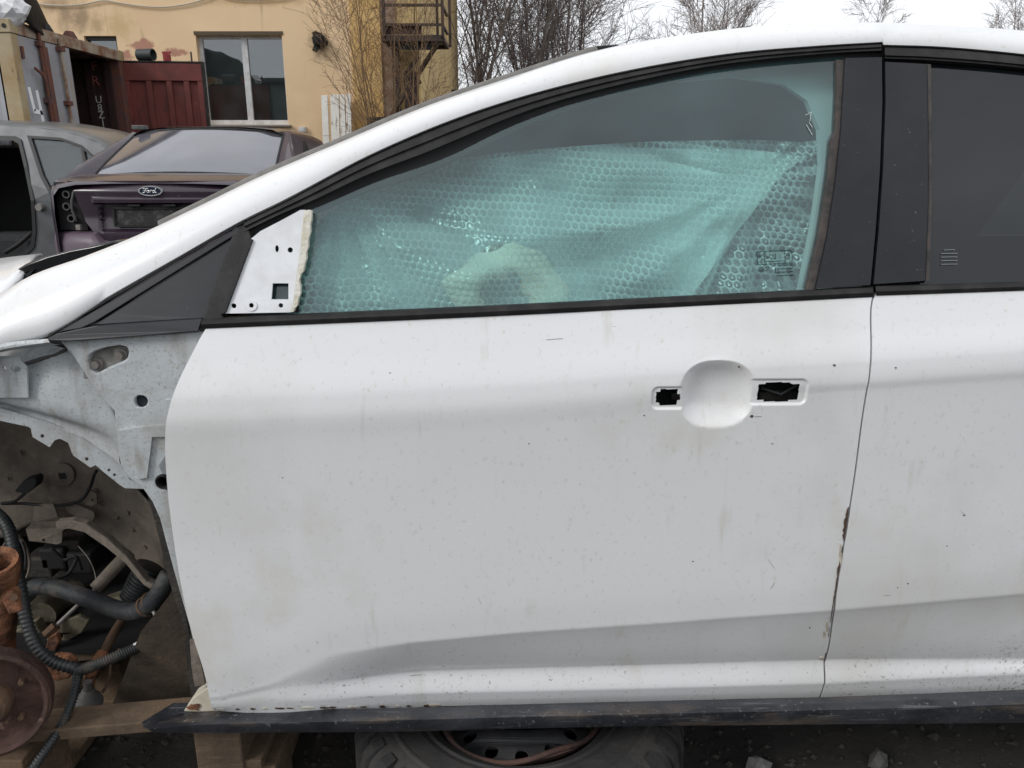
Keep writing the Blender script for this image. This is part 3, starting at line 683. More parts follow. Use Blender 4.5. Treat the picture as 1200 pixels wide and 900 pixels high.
# ---- bonnet, cowl, front corner
rows_loft('bonnet', [[at(u, v, y) for (u, v, y) in r] for r in [
    [(-420, 490, .11), (-200, 420, .12), (-60, 372, .13), (0, 351, .14), (24, 327, .16)],
    [(-420, 478, .14), (-200, 407, .15), (-60, 358, .16), (0, 336, .17), (30, 316, .19)],
    [(-420, 452, .28), (-200, 385, .28), (-60, 335, .28), (0, 316, .28), (38, 305, .28)],
    [(-420, 420, .6), (-200, 360, .6), (-60, 318, .6), (0, 306, .6), (45, 299, .55)],
    [(-420, 400, 1.0), (-200, 345, 1.0), (-60, 316, 1.0), (0, 304, 1.0), (50, 299, .9)]]], 24, white_paint, car, 5, thick=.006)
plate('cowl_end_cap', [(19, 316), (30, 309), (48, 302), (80, 293.5), (108, 288), (134, 282), (138, 286), (112, 304), (86, 316), (56, 320.5), (32, 320)], side(.17), .05, mat('gloss_black_cowl_cap', (.010, .011, .012), .18, var=(.02, .02, .021), vscale=20), car, bevel=.012, smooth=True)
cw = rows_loft('cowl_cover', [[at(u, v, y) for (u, v, y) in r] for r in [
    [(24, 312, .25), (45, 306, .25), (78, 298, .25), (112, 290, .25), (140, 284, .25)],
    [(24, 313, .30), (45, 307, .32), (78, 299, .34), (112, 291, .36), (140, 285, .38)],
    [(30, 316, .5), (50, 310, .6), (80, 302, .7), (115, 294, .8), (145, 288, .9)]]], 20, mat('glossy_black_cowl', (.012, .013, .014), .22, var=(.03, .03, .032), vscale=20), car, 4, thick=.004)
plate('bonnet_gap', [(-60, 402), (-30, 378), (0, 355), (14, 338), (28, 322), (40, 316), (20, 340), (4, 356), (-20, 380)], side(.165), .01, black, car)
# ---- hinge pillar and inner wing, uncovered because the front wing is missing
hp = plate('hinge_pillar', [(70, 400), (150, 394), (262, 386), (240, 430), (228, 480), (226, 540), (232, 620), (246, 700), (262, 770), (270, 815), (243, 803), (232, 785), (228, 760), (222, 735), (212, 700), (203, 668), (194, 635), (187, 608), (178, 588), (166, 571), (150, 560), (141, 545), (138, 528), (136, 505), (133.5, 482), (116, 464), (100, 440), (86, 418), (78, 409)],
      side(.050), .03, primer, car, holes=[[(103, 424), (104, 417), (110, 412), (125, 407), (141, 404.5), (148, 406), (150.5, 412), (149, 420), (143, 424), (126, 431), (113, 438), (106, 434)], ring(165, 470.5, 7.3, n=20), ring(191, 565, 8, 8.5)], bevel=.003, maxseg=18)
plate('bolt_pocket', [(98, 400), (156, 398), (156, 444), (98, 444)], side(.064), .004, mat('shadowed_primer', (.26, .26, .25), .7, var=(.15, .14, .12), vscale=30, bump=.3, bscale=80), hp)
for (u, v) in ((115, 426), (143, 415)):
    p = on(u, v, side(.064)); b = MB().lathe([(.0, -.012), (.0062, -.012), (.0066, -.006), (.0066, -.004), (.0105, -.004), (.0105, -.001), (.0135, -.001), (.0135, .002)], p, (0, 1, 0), 6 if False else 18).make('hinge_bolt', zinc, hp, True, 30)
p = on(165, 470.5, side(.054)); MB().lathe([(0, .004), (.0085, .004), (.0098, -.001), (.0112, -.0025), (.0116, .004)], p, (0, 1, 0), 24).make('rubber_plug', mat('navy_rubber_plug', (.02, .028, .038), .6), hp, True, 40)
plate('pillar_cavity', ring(191, 565, 12), side(.075), .004, black, hp)
p = on(191, 565, side(.046)); MB().lathe([(.0095, .02), (.0095, .0), (.0115, -.003), (.0135, 0), (.0135, .006)], p, (0, 1, 0), 24).make('grommet', rubber, hp, True, 40)
# pressed steps of the pillar
plate('pressed_step', [(137, 505), (170, 500), (196, 498), (200, 500), (198, 512), (178, 512), (172, 560), (160, 562), (146, 552), (139, 530)], side(.044), .012, primer, hp, bevel=.007, maxseg=14)
plate('hinge_plate', [(193, 468), (203, 468), (206, 500), (200, 512), (194, 498)], side(.044), .008, primer, hp, bevel=.001)
plate('hinge_leaf', [(186, 545), (196, 530), (210, 526), (210, 556), (190, 556)], side(.042), .006, mat('grey_hinge_steel', (.30, .32, .34), .5, metal=.3, var=(.2, .2, .2), vscale=30), hp, bevel=.001)
# torn liner edge running down the pillar
plate('liner_edge', [(170, 572), (180, 585), (190, 610), (197, 640), (206, 672), (216, 712), (222, 745), (220, 748), (213, 728), (202, 694), (193, 662), (186, 630), (178, 600)], side(.068), .006, grime_dark, car, bevel=.001)
plate('torn_foil', [(222, 750), (230, 752), (238, 790), (240, 803), (228, 805), (224, 780)], side(.043), .006, grime, car, bevel=.001)
# inner wing: curved upper panel, fold and flange with tabs
us_ = [-260 + 8 * i for i in range(51)]
def rowpx(tab, depth): return [at(u, interp(u, tab), clampi(u, depth)) for u in us_]
flange = [(-260, 500), (-60, 488), (0, 493), (33, 500), (36, 502), (38, 512), (58, 524), (64, 516), (70, 514), (80, 519), (84, 530), (86, 534), (106, 548), (112, 545), (120, 552), (140, 568), (146, 572), (170, 573)]
top = [(-260, 402), (0, 404), (60, 404), (90, 412), (110, 440), (134, 480), (150, 545)]
aw = MB()
rr0 = []
for (tab, dep) in [(top, [(-260, .20), (0, .20), (60, .13), (110, .085), (150, .075)]),
                   ([(-260, 415), (0, 417), (60, 415), (90, 424), (112, 450), (136, 488), (150, 550)], [(-260, .13), (0, .15), (60, .10), (110, .08), (150, .075)]),
                   ([(-260, 446), (0, 446), (60, 448), (100, 458), (135, 494), (150, 553)], [(-260, .10), (0, .10), (60, .078), (110, .078), (150, .075)]),
                   ([(-260, 466), (0, 468), (60, 484), (100, 496), (138, 510), (150, 556)], [(-260, .09), (0, .09), (60, .080), (110, .08), (150, .075)]),
                   ([(-260, 471), (0, 474), (60, 491), (100, 503), (138, 522), (150, 559)], [(-260, .13), (0, .13), (60, .115), (110, .10), (150, .08)]),
                   ([(-260, 475), (0, 480), (60, 498), (100, 514), (138, 540), (150, 562)], [(-260, .125), (0, .125), (60, .11), (110, .10), (150, .082)])]:
    rr0.append([at(u, interp(u, tab), clampi(u, dep)) for u in us_])
n = len(us_)
cols = [cat([r[j] for r in rr0], 31) for j in range(n)]
wing = MB().grid([[cols[j][i] for j in range(n)] for i in range(31)]).make('inner_wing', primer, car, True, 50)
# flange with tabs as a folded plate
fl_top = [(-260, 473), (-60, 477), (0, 478), (60, 496), (100, 511), (138, 538), (152, 562)]
plate('wing_flange', [(u, v) for (u, v) in fl_top] + [(178, 574)] + flange[::-1], lambda x, z: plan(x) + .10, .003, primer, wing,
      holes=[ring(49.5, 511, 2.4), ring(101.5, 538, 2.2), ring(127.5, 551, 1.9), ring(134, 556.5, 1.9)], bevel=.0008, maxseg=12)
plate('slotted_bracket', [(-120, 417), (0, 418), (22, 417.5), (25, 424), (31, 430), (32, 450), (33, 466), (0, 466), (-120, 466)], side(.062), .004, primer, wing,
      holes=[ring(5, 431.5, 2.4), [(12, 432), (14, 429), (21, 429), (24, 431), (24, 434), (21, 436), (14, 436)]], bevel=.001)
MB().tube(cat([at(28, 427, .10), at(50, 420, .10), at(66, 416, .10), at(78, 409, .11)], 14), .0035, 8).make('drain_tube', boot_grey, wing, True)
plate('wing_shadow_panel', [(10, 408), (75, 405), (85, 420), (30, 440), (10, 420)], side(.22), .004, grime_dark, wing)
rows_loft('pillar_foot', [[on(u, v, side(y)) for (u, v, y) in r] for r in [
    [(-80, 425, .05), (0, 403, .035), (30, 399, .03), (56, 397, .03)], [(-80, 431, .045), (0, 409, .03), (30, 404, .025), (58, 401, .025)], [(-80, 437, .08), (0, 413, .07), (34, 408, .06), (70, 404, .05)]]], 16, primer, car, 4)

# inner wheelhouse: dirty curved wall with pressed hole and bracket
def wh(x, z):
    return .30 + .22 * sstep(-.55, -.95, x) - .20 * sstep(-.62, -.50, x) + .02 * noise.noise(Vector((x * 9, z * 9, 4)))
rowsW = []
for i in range(26):
    t = i / 25; r = []
    for j in range(34):
        s = j / 33; u = -300 + (205 + 300) * s
        topv = interp(u, [(-300, 478), (0, 480), (40, 498), (90, 522), (150, 560), (205, 620)])
        botv = interp(u, [(-300, 640), (0, 632), (40, 612), (66, 610), (95, 618), (130, 640), (150, 656), (172, 682), (205, 700)])
        r.append(on(u, topv + (botv - topv) * t, wh))
    rowsW.append(r)
whp = MB().grid(rowsW).make('wheelhouse_panel', grime, car, True)
m = whp.modifiers.new('solid', 'SOLIDIFY'); m.thickness = .004
def owh(o): return lambda x, z: wh(x, z) + o
plate('square_hole_boss', ring(72, 557, 15, 14, 20), owh(-.012), .014, grime, whp, holes=[[(67.5, 555), (76.5, 554.5), (78.5, 561.5), (69.5, 562)]], bevel=.003)
plate('square_hole', [(64, 550), (82, 550), (82, 566), (64, 566)], owh(-.006), .004, black, whp)
plate('support_tongue', [(40, 592), (62, 590), (68, 606), (86, 610), (80, 618), (73, 622), (72, 636), (66, 638), (34, 634), (30, 620), (38, 612)], owh(-.05), .006, grime, whp, holes=[ring(51, 633, 1.8)], bevel=.002)
plate('small_tab', [(99, 580), (104, 574), (113, 578), (114, 590), (108, 594), (100, 592)], owh(-.03), .006, grime, whp, holes=[ring(108.5, 586, 1.8)], bevel=.001)
plate('reinforcing_strip', [(72, 590), (84, 589), (110, 600), (111, 606), (107, 613), (80, 602)], owh(-.035), .006, grime, whp, bevel=.001)
for (u, v) in ((137, 606), (112, 575), (156, 620)): 
    p = on(u, v, owh(-.004)); MB().lathe([(0, -.006), (.004, -.006), (.006, -.002), (.0075, .004)], p, (0, 1, 0), 14).make('stud', grime, whp, True)
pw = plate('wiring_plug', [(17, 575), (28, 563), (40, 560), (43, 564), (41, 571), (32, 578), (19, 577)], owh(-.07), .03, black, whp, bevel=.002)
MB().tube(cat([on(30, 577, owh(-.06)), on(18, 587, owh(-.06)), on(2, 590, owh(-.06)), on(25, 590, owh(-.05)), on(50, 592, owh(-.045)), on(72, 592, owh(-.045)), on(95, 586, owh(-.045)), on(105, 572, owh(-.05)), on(110, 558, owh(-.07)), on(113, 552, owh(-.1))], 50), .0036, 8).make('brake_pipe', black, whp, True)

# back of the bay, added shade blocks, subframe and suspension left on the car
MB().box((-1.9, .95, .15), (-.42, .99, 1.0)).make('engine_bay_wall', grime_dark, car)
MB().box((-.56, .30, .30), (-.50, .95, 1.0)).make('firewall', grime_dark, car)
MB().box((-1.75, .62, .33), (-1.02, .92, .86)).make('engine_shade_block', grime_dark, car, bevel=.05)  # dark mass added out of view to stop light entering the bay
MB().box((-1.95, .2, .35), (-1.80, .9, .95)).make('front_shade_block', grime_dark, car, bevel=.03)  # second out-of-view block added to keep the bay dark
MB().box((-1.8, .30, .232), (-.62, .94, .245)).make('undertray_dark_sheet', black, car)  # black sheet put in for the darkness below the bay
plate('footwell_plate', [(130, 830), (165, 740), (205, 690), (232, 760), (240, 806), (232, 836)], lambda x, z: .20 - .35 * (z - .25), .006, mat('sooty_brown_steel', (.115, .088, .062), .85, var=(.05, .039, .03), vscale=6, bump=.4, bscale=40, layers=[((.17, .10, .055), 9, .6, .78, 8, (1, 1, 1), 4, .9)]), car)
plate('subframe_beam', [(28, 770), (60, 742), (90, 716), (140, 700), (190, 690), (196, 708), (140, 740), (95, 765), (60, 800), (36, 800)], const(.46), .05, grime_olive, car, bevel=.01)
plate('subframe_web', [(10, 742), (40, 730), (60, 760), (52, 788), (22, 800), (8, 775)], const(.36), .03, grime_olive, car, holes=[ring(26, 752, 3, 2)], bevel=.004)
MB().tube(cat([at(46, 722, .40), at(60, 706, .46), at(90, 694, .52)], 10), [.036] * 10, 18).make('gearbox_stub', grime_olive, car, True, 50)
rows_loft('gearbox_housing', [[at(40, 676, .75), at(60, 660, .7), at(90, 662, .72), at(110, 690, .75)], [at(36, 690, .68), at(62, 672, .60), at(92, 676, .62), at(116, 700, .7)], [at(36, 730, .72), at(66, 716, .64), at(96, 716, .66), at(120, 730, .75)]], 16, grime_dark, car, 5)
MB().tube(cat([at(152, 647, .42), at(135, 665, .40), at(112, 690, .37)], 8), .0150, 14).make('steering_rack_tube', grime, car, True, 50)
MB().tube(cat([at(113, 689, .37), at(85, 715, .34), at(58, 741, .31)], 8), .0045, 10).make('tie_rod', zinc, car, True)
MB().tube([at(66, 733, .315), at(54, 744, .305)], .012, 6).make('tie_rod_nut', rust_brown, car)
pb = cat([at(178, 664, .36), at(168, 680, .35), at(156, 702, .34)], 53)
MB().tube(pb, [.031 - .004 * i / 52 + .0035 * sin(i * 2 * pi / 4.6) for i in range(53)], 20).make('bellows_boot', hose_black, car, True)
MB().tube(cat([at(28, 700, .36), at(42, 688, .33), at(70, 690, .30), at(110, 704, .27), at(145, 716, .24), at(168, 714, .22), at(183, 700, .21), at(192, 685, .21), at(199, 672, .22)], 60), .0185, 18).make('coolant_hose', hose_blue, car, True)
for k in range(2):
    c = at(172 + 6 * k, 711 - 5 * k, .219); ax = (at(183, 700, .21) - at(168, 714, .22)).normalized(); e1 = ax.orthogonal().normalized(); e2 = ax.cross(e1)
    pts = [c + (e1 * cos(t) + e2 * sin(t)) * .0205 for t in [2*pi*i/24 for i in range(25)]]
    MB().tube(pts, .0032, 6).make('hose_clamp', rust_brown, car, True)
MB().tube([at(180, 716, .195), at(183, 725, .19)], [.004, .003], 8).make('clamp_screw', zinc, car, True)
def conduit(px, r, n, amp_=.0016, name='ribbed_conduit', m=hose_black):
    P = cat([at(*p) for p in px], n)
    return MB().tube(P, [r + amp_ * sin(i * pi / 1.5) for i in range(n)], 12).make(name, m, car, True)
conduit([(-60, 560, .34), (-20, 590, .30), (8, 616, .25), (18, 655, .20), (26, 700, .16), (34, 738, .14), (46, 762, .13), (64, 776, .13), (92, 784, .13)], .0115, 190)
conduit([(90, 786, .125), (110, 780, .13), (135, 770, .15), (161, 759, .18)], .0105, 80)
conduit([(92, 784, .125), (90, 800, .12), (84, 822, .10), (72, 850, .07), (56, 875, .04), (36, 905, .01), (20, 930, .0)], .0085, 130)
MB().tube([at(158, 757, .178), at(163, 754, .18)], .006, 8).make('cut_wire_end', bracket_white, car, True)
MB().tube(cat([at(146, 722, .34), at(128, 752, .28), at(118, 775, .25)], 8), [.0095] * 8, 12).make('stabiliser_link', rust_brown, car, True)
MB().tube([at(121, 766, .26), at(108, 786, .22), at(104, 800, .20)], [.014, .012, .010], 12).make('link_end', rusty, car, True, 50)
bj = MB().lathe([(0, .062), (.008, .062), (.009, .044), (.0125, .042), (.0145, .034), (.024, .024), (.0275, .016), (.0275, .010), (.023, .006), (.0215, -.006), (.019, -.022), (0, -.024)], at(104, 829, .17), (.12, 0, 1), 24).make('ball_joint', boot_grey, car, True, 50)
MB().tube([at(106, 796, .195), at(104, 808, .192)], .0105, 10).make('stud_nut', rusty, bj, True)
# steering knuckle: strut clamp, neck, lug, and brake backing plate with hub
kn = MB()
c0 = at(-4, 672, .16)
kn.lathe([(.030, -.02), (.030, .028), (.041, .032), (.043, .02), (.038, -.02), (.034, -.03)], c0, (.15, -.25, 1), 24, True)
kno = kn.make('strut_clamp', rusty, car, True, 45)
kn = MB().tube(cat([at(5, 690, .165), at(3, 720, .17), at(-4, 755, .175), at(-10, 800, .18)], 12), [.030, .028, .027, .027, .028, .030, .033, .036, .04, .04, .04, .04], 14).make('knuckle_neck', rusty, kno, True, 60)
for sx in (0,):
    plate('steering_arm', [(38, 786), (52, 776), (62, 771), (78, 772), (85, 778), (86, 788), (80, 796), (68, 799), (54, 796), (44, 800), (20, 812), (20, 794)], const(.165), .022, rusty, kno, holes=[ring(67, 782, 5, 4)], bevel=.004)
plate('arm_bore', ring(67, 782, 8, 7), const(.180), .004, rust_disc, kno)
bp_c = at(-9, 821, .03)
bpn = Vector((.35, -.93, .12)).normalized()
bk = MB().lathe([(.026, .002), (.050, -.004), (.078, -.002), (.084, .008), (.087, .022), (.093, .027), (.099, .024), (.1005, .008), (.098, -.012), (.09, -.022), (.03, -.024)], bp_c, bpn, 56).make('brake_backing_plate', rust_disc, kno, True, 35)
MB().lathe([(0, .040), (.016, .040), (.018, .034), (.028, .034), (.034, .028), (.036, .012), (.036, -.02)], bp_c, bpn, 32).make('wheel_hub', rust_brown, bk, True, 40)

for k in range(5):
    a = 2*pi*k/5 + .4; e1 = bpn.orthogonal().normalized(); e2 = bpn.cross(e1)
    MB().lathe([(0, .012), (.005, .012), (.006, 0)], bp_c + bpn * .0 + (e1 * cos(a) + e2 * sin(a)) * .058, bpn, 8).make('wheel_stud', rust_brown, bk, True, 40)
kb = MB().tube([at(16, 700, .130), at(16, 700, .20)], .008, 6).make('clamp_bolt', rust_brown, kno)
MB().bar(at(10, 690, .15), at(22, 715, .15), .022, .03).make('clamp_ear', rusty, kno, bevel=.004)
# loose wires, clips and fixings in the bay
def wire(px, r=.0022, m=None, name='loose_wire'): return MB().tube(cat([at(*p) for p in px], 30), r, 6).make(name, m or black, car, True)
wire([(0, 604, .40), (18, 622, .34), (30, 650, .30), (26, 690, .28)], .003)
wire([(4, 640, .25), (14, 626, .28), (30, 640, .33), (34, 668, .36), (20, 700, .33)], .0028, grime)
wire([(92, 640, .44), (104, 655, .42), (112, 676, .40), (110, 692, .38)], .0012, zinc)
wire([(60, 642, .42), (75, 656, .42), (88, 652, .42), (96, 668, .42)], .004)
wire([(40, 690, .36), (60, 680, .36), (80, 672, .38), (90, 655, .40)], .0045)
wire([(120, 812, .20), (128, 795, .22), (131, 775, .25), (140, 760, .27)], .0035, rust_brown)
for (u, v, y, m) in ((66, 650, .5, black), (84, 640, .52, grime_dark), (50, 660, .5, grime_dark), (98, 655, .5, black)):
    c = at(u, v, y); MB().box((c.x - .03, c.y - .02, c.z - .03), (c.x + .03, c.y + .04, c.z + .025)).make('connector_block', m, car, bevel=.006)
plate('arm_bracket', [(60, 742), (72, 728), (92, 722), (104, 728), (96, 742), (78, 752), (70, 764), (56, 768), (50, 756)], const(.33), .012, grime_olive, car, holes=[ring(70, 746, 3.4)], bevel=.003)
plate('link_bracket', [(56, 748), (66, 742), (70, 752), (64, 764), (52, 762)], const(.295), .012, rusty, car, bevel=.003)
plate('wheelhouse_edge', [(64, 612), (84, 610), (100, 614), (126, 632), (148, 652), (172, 682), (190, 690), (196, 694), (184, 696), (168, 686), (146, 660), (124, 642), (98, 624), (80, 620), (66, 620)], const(.24), .02, grime, car, bevel=.003)
for (u, v) in ((25, 530), (118, 590), (95, 608), (170, 640), (150, 600), (10, 560)):
    p = on(u, v, owh(-.004)); MB().lathe([(0, -.007), (.0045, -.007), (.0052, -.002), (.009, -.001), (.0095, .003)], p, (0, 1, 0), 12).make('screw_head', grime, whp, True, 40)
# ================================================================== things under and in the car
# ---- pallet: deck boards and blocks
pal = empty('wooden_pallet', 'dirty wooden pallet propping up the front of the white hatchback', 'pallet')
za = at(0, 872, .06).z
rr = random.Random(4)
def board(a, b, wd, th, name='deck_board', par=pal, m=wood, upv=(0, 0, 1)):
    o = MB().bar(a, b, wd, th, upv).make(name, m, par, bevel=.003); return o
ztop = .176
_l = at(0, 861, .055); _r = at(175, 846, .055); _d = (_r - _l) / (_r.x - _l.x)
def bl(x, dy): p = _l + _d * (x - _l.x); return p + Vector((0, dy, -.012))
board(bl(-1.5, .033), bl(-.44, .033), .066, .024)
board(bl(-1.5, .30), bl(-.44, .30), .09, .024); board(bl(-1.5, .60), bl(-.44, .60), .09, .024)
for k in range(3):
    x = -1.45 + k * .46
    board((x, .06, ztop - .024), (x, .80, ztop - .024), .095, .022, 'stringer_board')
    for j in range(3): MB().box((x - .07, .07 + j * .32, ztop - .035 - .118), (x + .07, .17 + j * .32, ztop - .0355)).make('block', wood, pal, bevel=.003)
    board((x, .06, .026), (x, .80, .026), .095, .022, 'bottom_board')
# loose chock and wood chip
ck = MB().box((-.605, .055, .012), (-.515, .15, .232)).make('wooden_chock', wood, None, bevel=.004)
tag(ck, 'square brown wooden block under the front end of the black sill', 'wood block')
# ---- spare wheel lying flat under the sill
wc = Vector((.015, .205, 0))
sp = empty('spare_wheel', 'dusty steel wheel with tyre lying flat under the sill', 'wheel', None, wc)
prof = [(.172, .150), (.176, .172), (.190, .192), (.215, .202), (.25, .206), (.285, .203), (.312, .192), (.328, .172), (.334, .145), (.335, .10), (.334, .06), (.328, .03), (.312, .012), (.285, .004), (.25, .0), (.2, .005), (.172, .04)]
PF = cat(prof, 44); seg = 120; vs = []; fs = []
for i, (r, h) in enumerate(PF):
    for k in range(seg):
        a = 2 * pi * k / seg; rr_k = r
        if r > .272:                                     # tread blocks and shoulder grooves
            gph = (k % 6); rr_k = r - (.011 if gph < 2 else 0) * sstep(.272, .312, r)
            if abs(h - .07) < .006 or abs(h - .13) < .006: rr_k -= .006
        if .225 < r < .236 and h > .1: rr_k = r
        vs.append((rr_k * cos(a), rr_k * sin(a), h + (.0015 if (.222 < r < .236 or .262 < r < .268) and h > .1 else 0)))
n = len(PF)
fs = [(i*seg+k, i*seg+(k+1) % seg, (i+1)*seg+(k+1) % seg, (i+1)*seg+k) for i in range(n-1) for k in range(seg)]
ty = mk('tyre', vs, fs, tyre_m, sp, True, True, 0, 16)
lug = None
for k in range(40):
    a = 2 * pi * k / 40
    if lug is None:
        mbl = MB(); sec_ = [(.296, .203), (.316, .198), (.333, .180), (.341, .150), (.341, .100), (.330, .100), (.322, .150), (.310, .180)]
        da = .052
        A_ = [(r * cos(-da + .02), r * sin(-da + .02), h) for r, h in sec_]; B_ = [(r * cos(da - .02 * (r > .33)), r * sin(da - .02 * (r > .33)), h) for r, h in sec_]
        m8 = len(sec_); mbl.add(A_ + B_, [tuple(range(m8)), tuple(range(2 * m8 - 1, m8 - 1, -1))] + [(i, (i+1) % m8, m8+(i+1) % m8, m8+i) for i in range(m8)])
        lug = mbl.make('tread_lug', tyre_m, ty); o_l = lug
    else:
        o_l = lug.copy(); COL.objects.link(o_l); o_l.parent = ty
    o_l.rotation_euler = (0, 0, a)
# raised bands on the sidewall
MB().lathe([(.262, .2050), (.265, .2085), (.272, .2085), (.275, .2045)], (0, 0, 0), (0, 0, 1), 90).make('sidewall_band', tyre_m, ty, True)
MB().lathe([(.205, .1985), (.207, .2040), (.212, .2050), (.215, .2020)], (0, 0, 0), (0, 0, 1), 90).make('sidewall_band', tyre_m, ty, True)
# rim: bent rusty lip, barrel and pierced disc
lip = []
for (r, h) in [(.150, .10), (.152, .150), (.158, .160), (.168, .168), (.176, .178), (.179, .186), (.176, .188), (.170, .180), (.160, .166)]:
    lip.append([((r + .004 * sin(3 * a + 1)) * cos(a), (r + .004 * sin(3 * a + 1)) * sin(a), h + .007 * sin(4 * a + .6) * sstep(.15, .18, r)) for a in [2*pi*k/72 for k in range(73)]])
MB().grid(lip).make('rim_lip', mat('red_brown_rim_rust', (.10, .055, .042), .85, var=(.045, .032, .03), vscale=12, bump=.4, bscale=70), sp, True, 50)
MB().tube([((.176 + .006 * sin(3 * a + 1) + .003 * sin(7 * a)) * cos(a), (.176 + .006 * sin(3 * a + 1) + .003 * sin(7 * a)) * sin(a), .190 + .008 * sin(4 * a + .6)) for a in [2*pi*k/90 for k in range(91)]], .0055, 8).make('bent_rim_edge', MATS['red_brown_rim_rust'], sp, True)
NH = 12
ringpts = [(.150 * cos(2*pi*k/60), .150 * sin(2*pi*k/60)) for k in range(60)]
holes = [[(.118 * cos(a) + .0135 * cos(b), .118 * sin(a) + .0135 * sin(b)) for b in [2*pi*i/16 for i in range(16)]] for a in [2*pi*k/NH + .5236*.07 for k in range(NH)]]
hub = [(.032 * cos(2*pi*k/24), .032 * sin(2*pi*k/24)) for k in range(24)]
loops = [ringpts] + holes + [hub]
tri = tessellate_polygon([[Vector((x, y, 0)) for x, y in l] for l in loops])
def dz(x, y):
    r = math.hypot(x, y); return .138 + .016 * sstep(.15, .10, r) - .03 * sstep(.09, .05, r)
fr = [(x, y, dz(x, y)) for l in loops for x, y in l]; n = len(fr); bk_ = [(x, y, z - .004) for x, y, z in fr]
fs = [tuple(t) for t in tri] + [tuple(i + n for i in t[::-1]) for t in tri]; k = 0
for l in loops:
    m_ = len(l); fs += [(k+i, k+(i+1) % m_, n+k+(i+1) % m_, n+k+i) for i in range(m_)]; k += m_
mk('rim_disc', fr + bk_, fs, rim_m, sp, False)
MB().lathe([(.150, .02), (.150, .15)], (0, 0, 0), (0, 0, 1), 48).make('rim_barrel', rim_m, sp, True)
# ---- rubble
def chunk(name, u, v, z, s, seed, label, m, flat=.5):
    rr = random.Random(seed); d = ray(u, v); c = CAM + d * ((z - CAM.z) / d.z)
    bm = bmesh.new(); bmesh.ops.create_icosphere(bm, subdivisions=1, radius=1)
    for q in bm.verts:
        q.co *= rr.uniform(.75, 1.2); q.co.x = max(-.75, min(.7, q.co.x)); q.co.y = max(-.7, min(.75, q.co.y)); q.co = Vector((q.co.x * s, q.co.y * s * .8, q.co.z * s * flat))
    bmesh.ops.triangulate(bm, faces=bm.faces)
    zmin = min(q.co.z for q in bm.verts)
    me = bpy.data.meshes.new(name); bm.to_mesh(me); bm.free(); me.materials.append(m)
    o = bpy.data.objects.new(name, me); COL.objects.link(o); o.location = (c.x, c.y, -zmin - .006); o.rotation_euler = (rr.uniform(-.15, .15), rr.uniform(-.15, .15), rr.uniform(0, 6))
    if label: tag(o, label, 'stone')
    return o
conc = mat('broken_pale_concrete', (.17, .17, .168), .95, var=(.09, .088, .085), vscale=30, bump=.4, bscale=80)
chunk('concrete_chunk', 889, 893, .03, .034, 1, 'larger pale concrete chunk right of the spare wheel', conc, .8)
chunk('concrete_chunk', 921, 903, .02, .022, 6, 'small pale concrete chunk at the bottom edge beside the larger one', conc)
chunk('concrete_chunk', 1030, 884, .03, .030, 3, 'dull grey concrete chunk on the soil under the rear door', mat('dusty_grey_concrete', (.12, .115, .11), .9, var=(.07, .07, .066), vscale=30), .8)
mb = MB(); rr = random.Random(12)
for i in range(2600):
    x = rr.uniform(-1.2, 1.9); y = rr.uniform(-.25, .95); s = rr.uniform(.003, .011) * (1 + 1.2 * (rr.random() < .05))
    if -.32 < x < .36 and -.2 < y < .5: continue
    z = .012 * noise.noise(Vector((x * 5, y * 5, 0)))
    vv = [Vector((rr.uniform(.6, 1.2) * a * s, rr.uniform(.6, 1.2) * b * s, rr.uniform(.5, 1) * c * s)) for (a, b, c) in ((1,0,0),(-1,0,0),(0,1,0),(0,-1,0),(0,0,1),(0,0,-.6))]
    mb.add([v + Vector((x, y, z + s * .3)) for v in vv], [(0,2,4),(2,1,4),(1,3,4),(3,0,4),(2,0,5),(1,2,5),(3,1,5),(0,3,5)])
gv = mb.make('gravel', mat('dark_cinder_gravel', (.034, .031, .028), .95, var=(.07, .064, .058), vscale=60)); tag(gv, 'dark cinders and grit scattered on the soil under the car', 'gravel', None, 'stuff')

# ---- bubble wrap hung inside the front window: hexagonal bubbles are real bumps
bub = bpy.data.materials.new('milky_bubble_film'); bub.use_nodes = True; nt = bub.node_tree; N = nt.nodes; L = nt.links.new; N.clear()
o_ = N.new('ShaderNodeOutputMaterial'); t_ = N.new('ShaderNodeBsdfTransparent'); d_ = N.new('ShaderNodeBsdfDiffuse'); tl = N.new('ShaderNodeBsdfTranslucent'); g_ = N.new('ShaderNodeBsdfGlossy')
t_.inputs[0].default_value = (.93, .97, .96, 1); d_.inputs[0].default_value = (.80, .86, .84, 1); tl.inputs[0].default_value = (.80, .86, .84, 1); g_.inputs['Roughness'].default_value = .16
lw = N.new('ShaderNodeLayerWeight'); lw.inputs['Blend'].default_value = .35
m1 = N.new('ShaderNodeMixShader'); m1.inputs[0].default_value = .4; L(d_.outputs[0], m1.inputs[1]); L(tl.outputs[0], m1.inputs[2])
mr = N.new('ShaderNodeMapRange'); mr.inputs['From Min'].default_value = .05; mr.inputs['From Max'].default_value = .6; mr.inputs['To Min'].default_value = .14; mr.inputs['To Max'].default_value = .90; wa = N.new('ShaderNodeAttribute'); wa.attribute_name = 'wall'; wm = N.new('ShaderNodeMath'); wm.operation = 'MULTIPLY_ADD'; L(wa.outputs['Fac'], wm.inputs[0]); wm.inputs[1].default_value = .42; L(lw.outputs['Facing'], wm.inputs[2]); L(wm.outputs[0], mr.inputs['Value'])
m2 = N.new('ShaderNodeMixShader'); L(mr.outputs[0], m2.inputs[0]); L(t_.outputs[0], m2.inputs[1]); L(m1.outputs[0], m2.inputs[2])
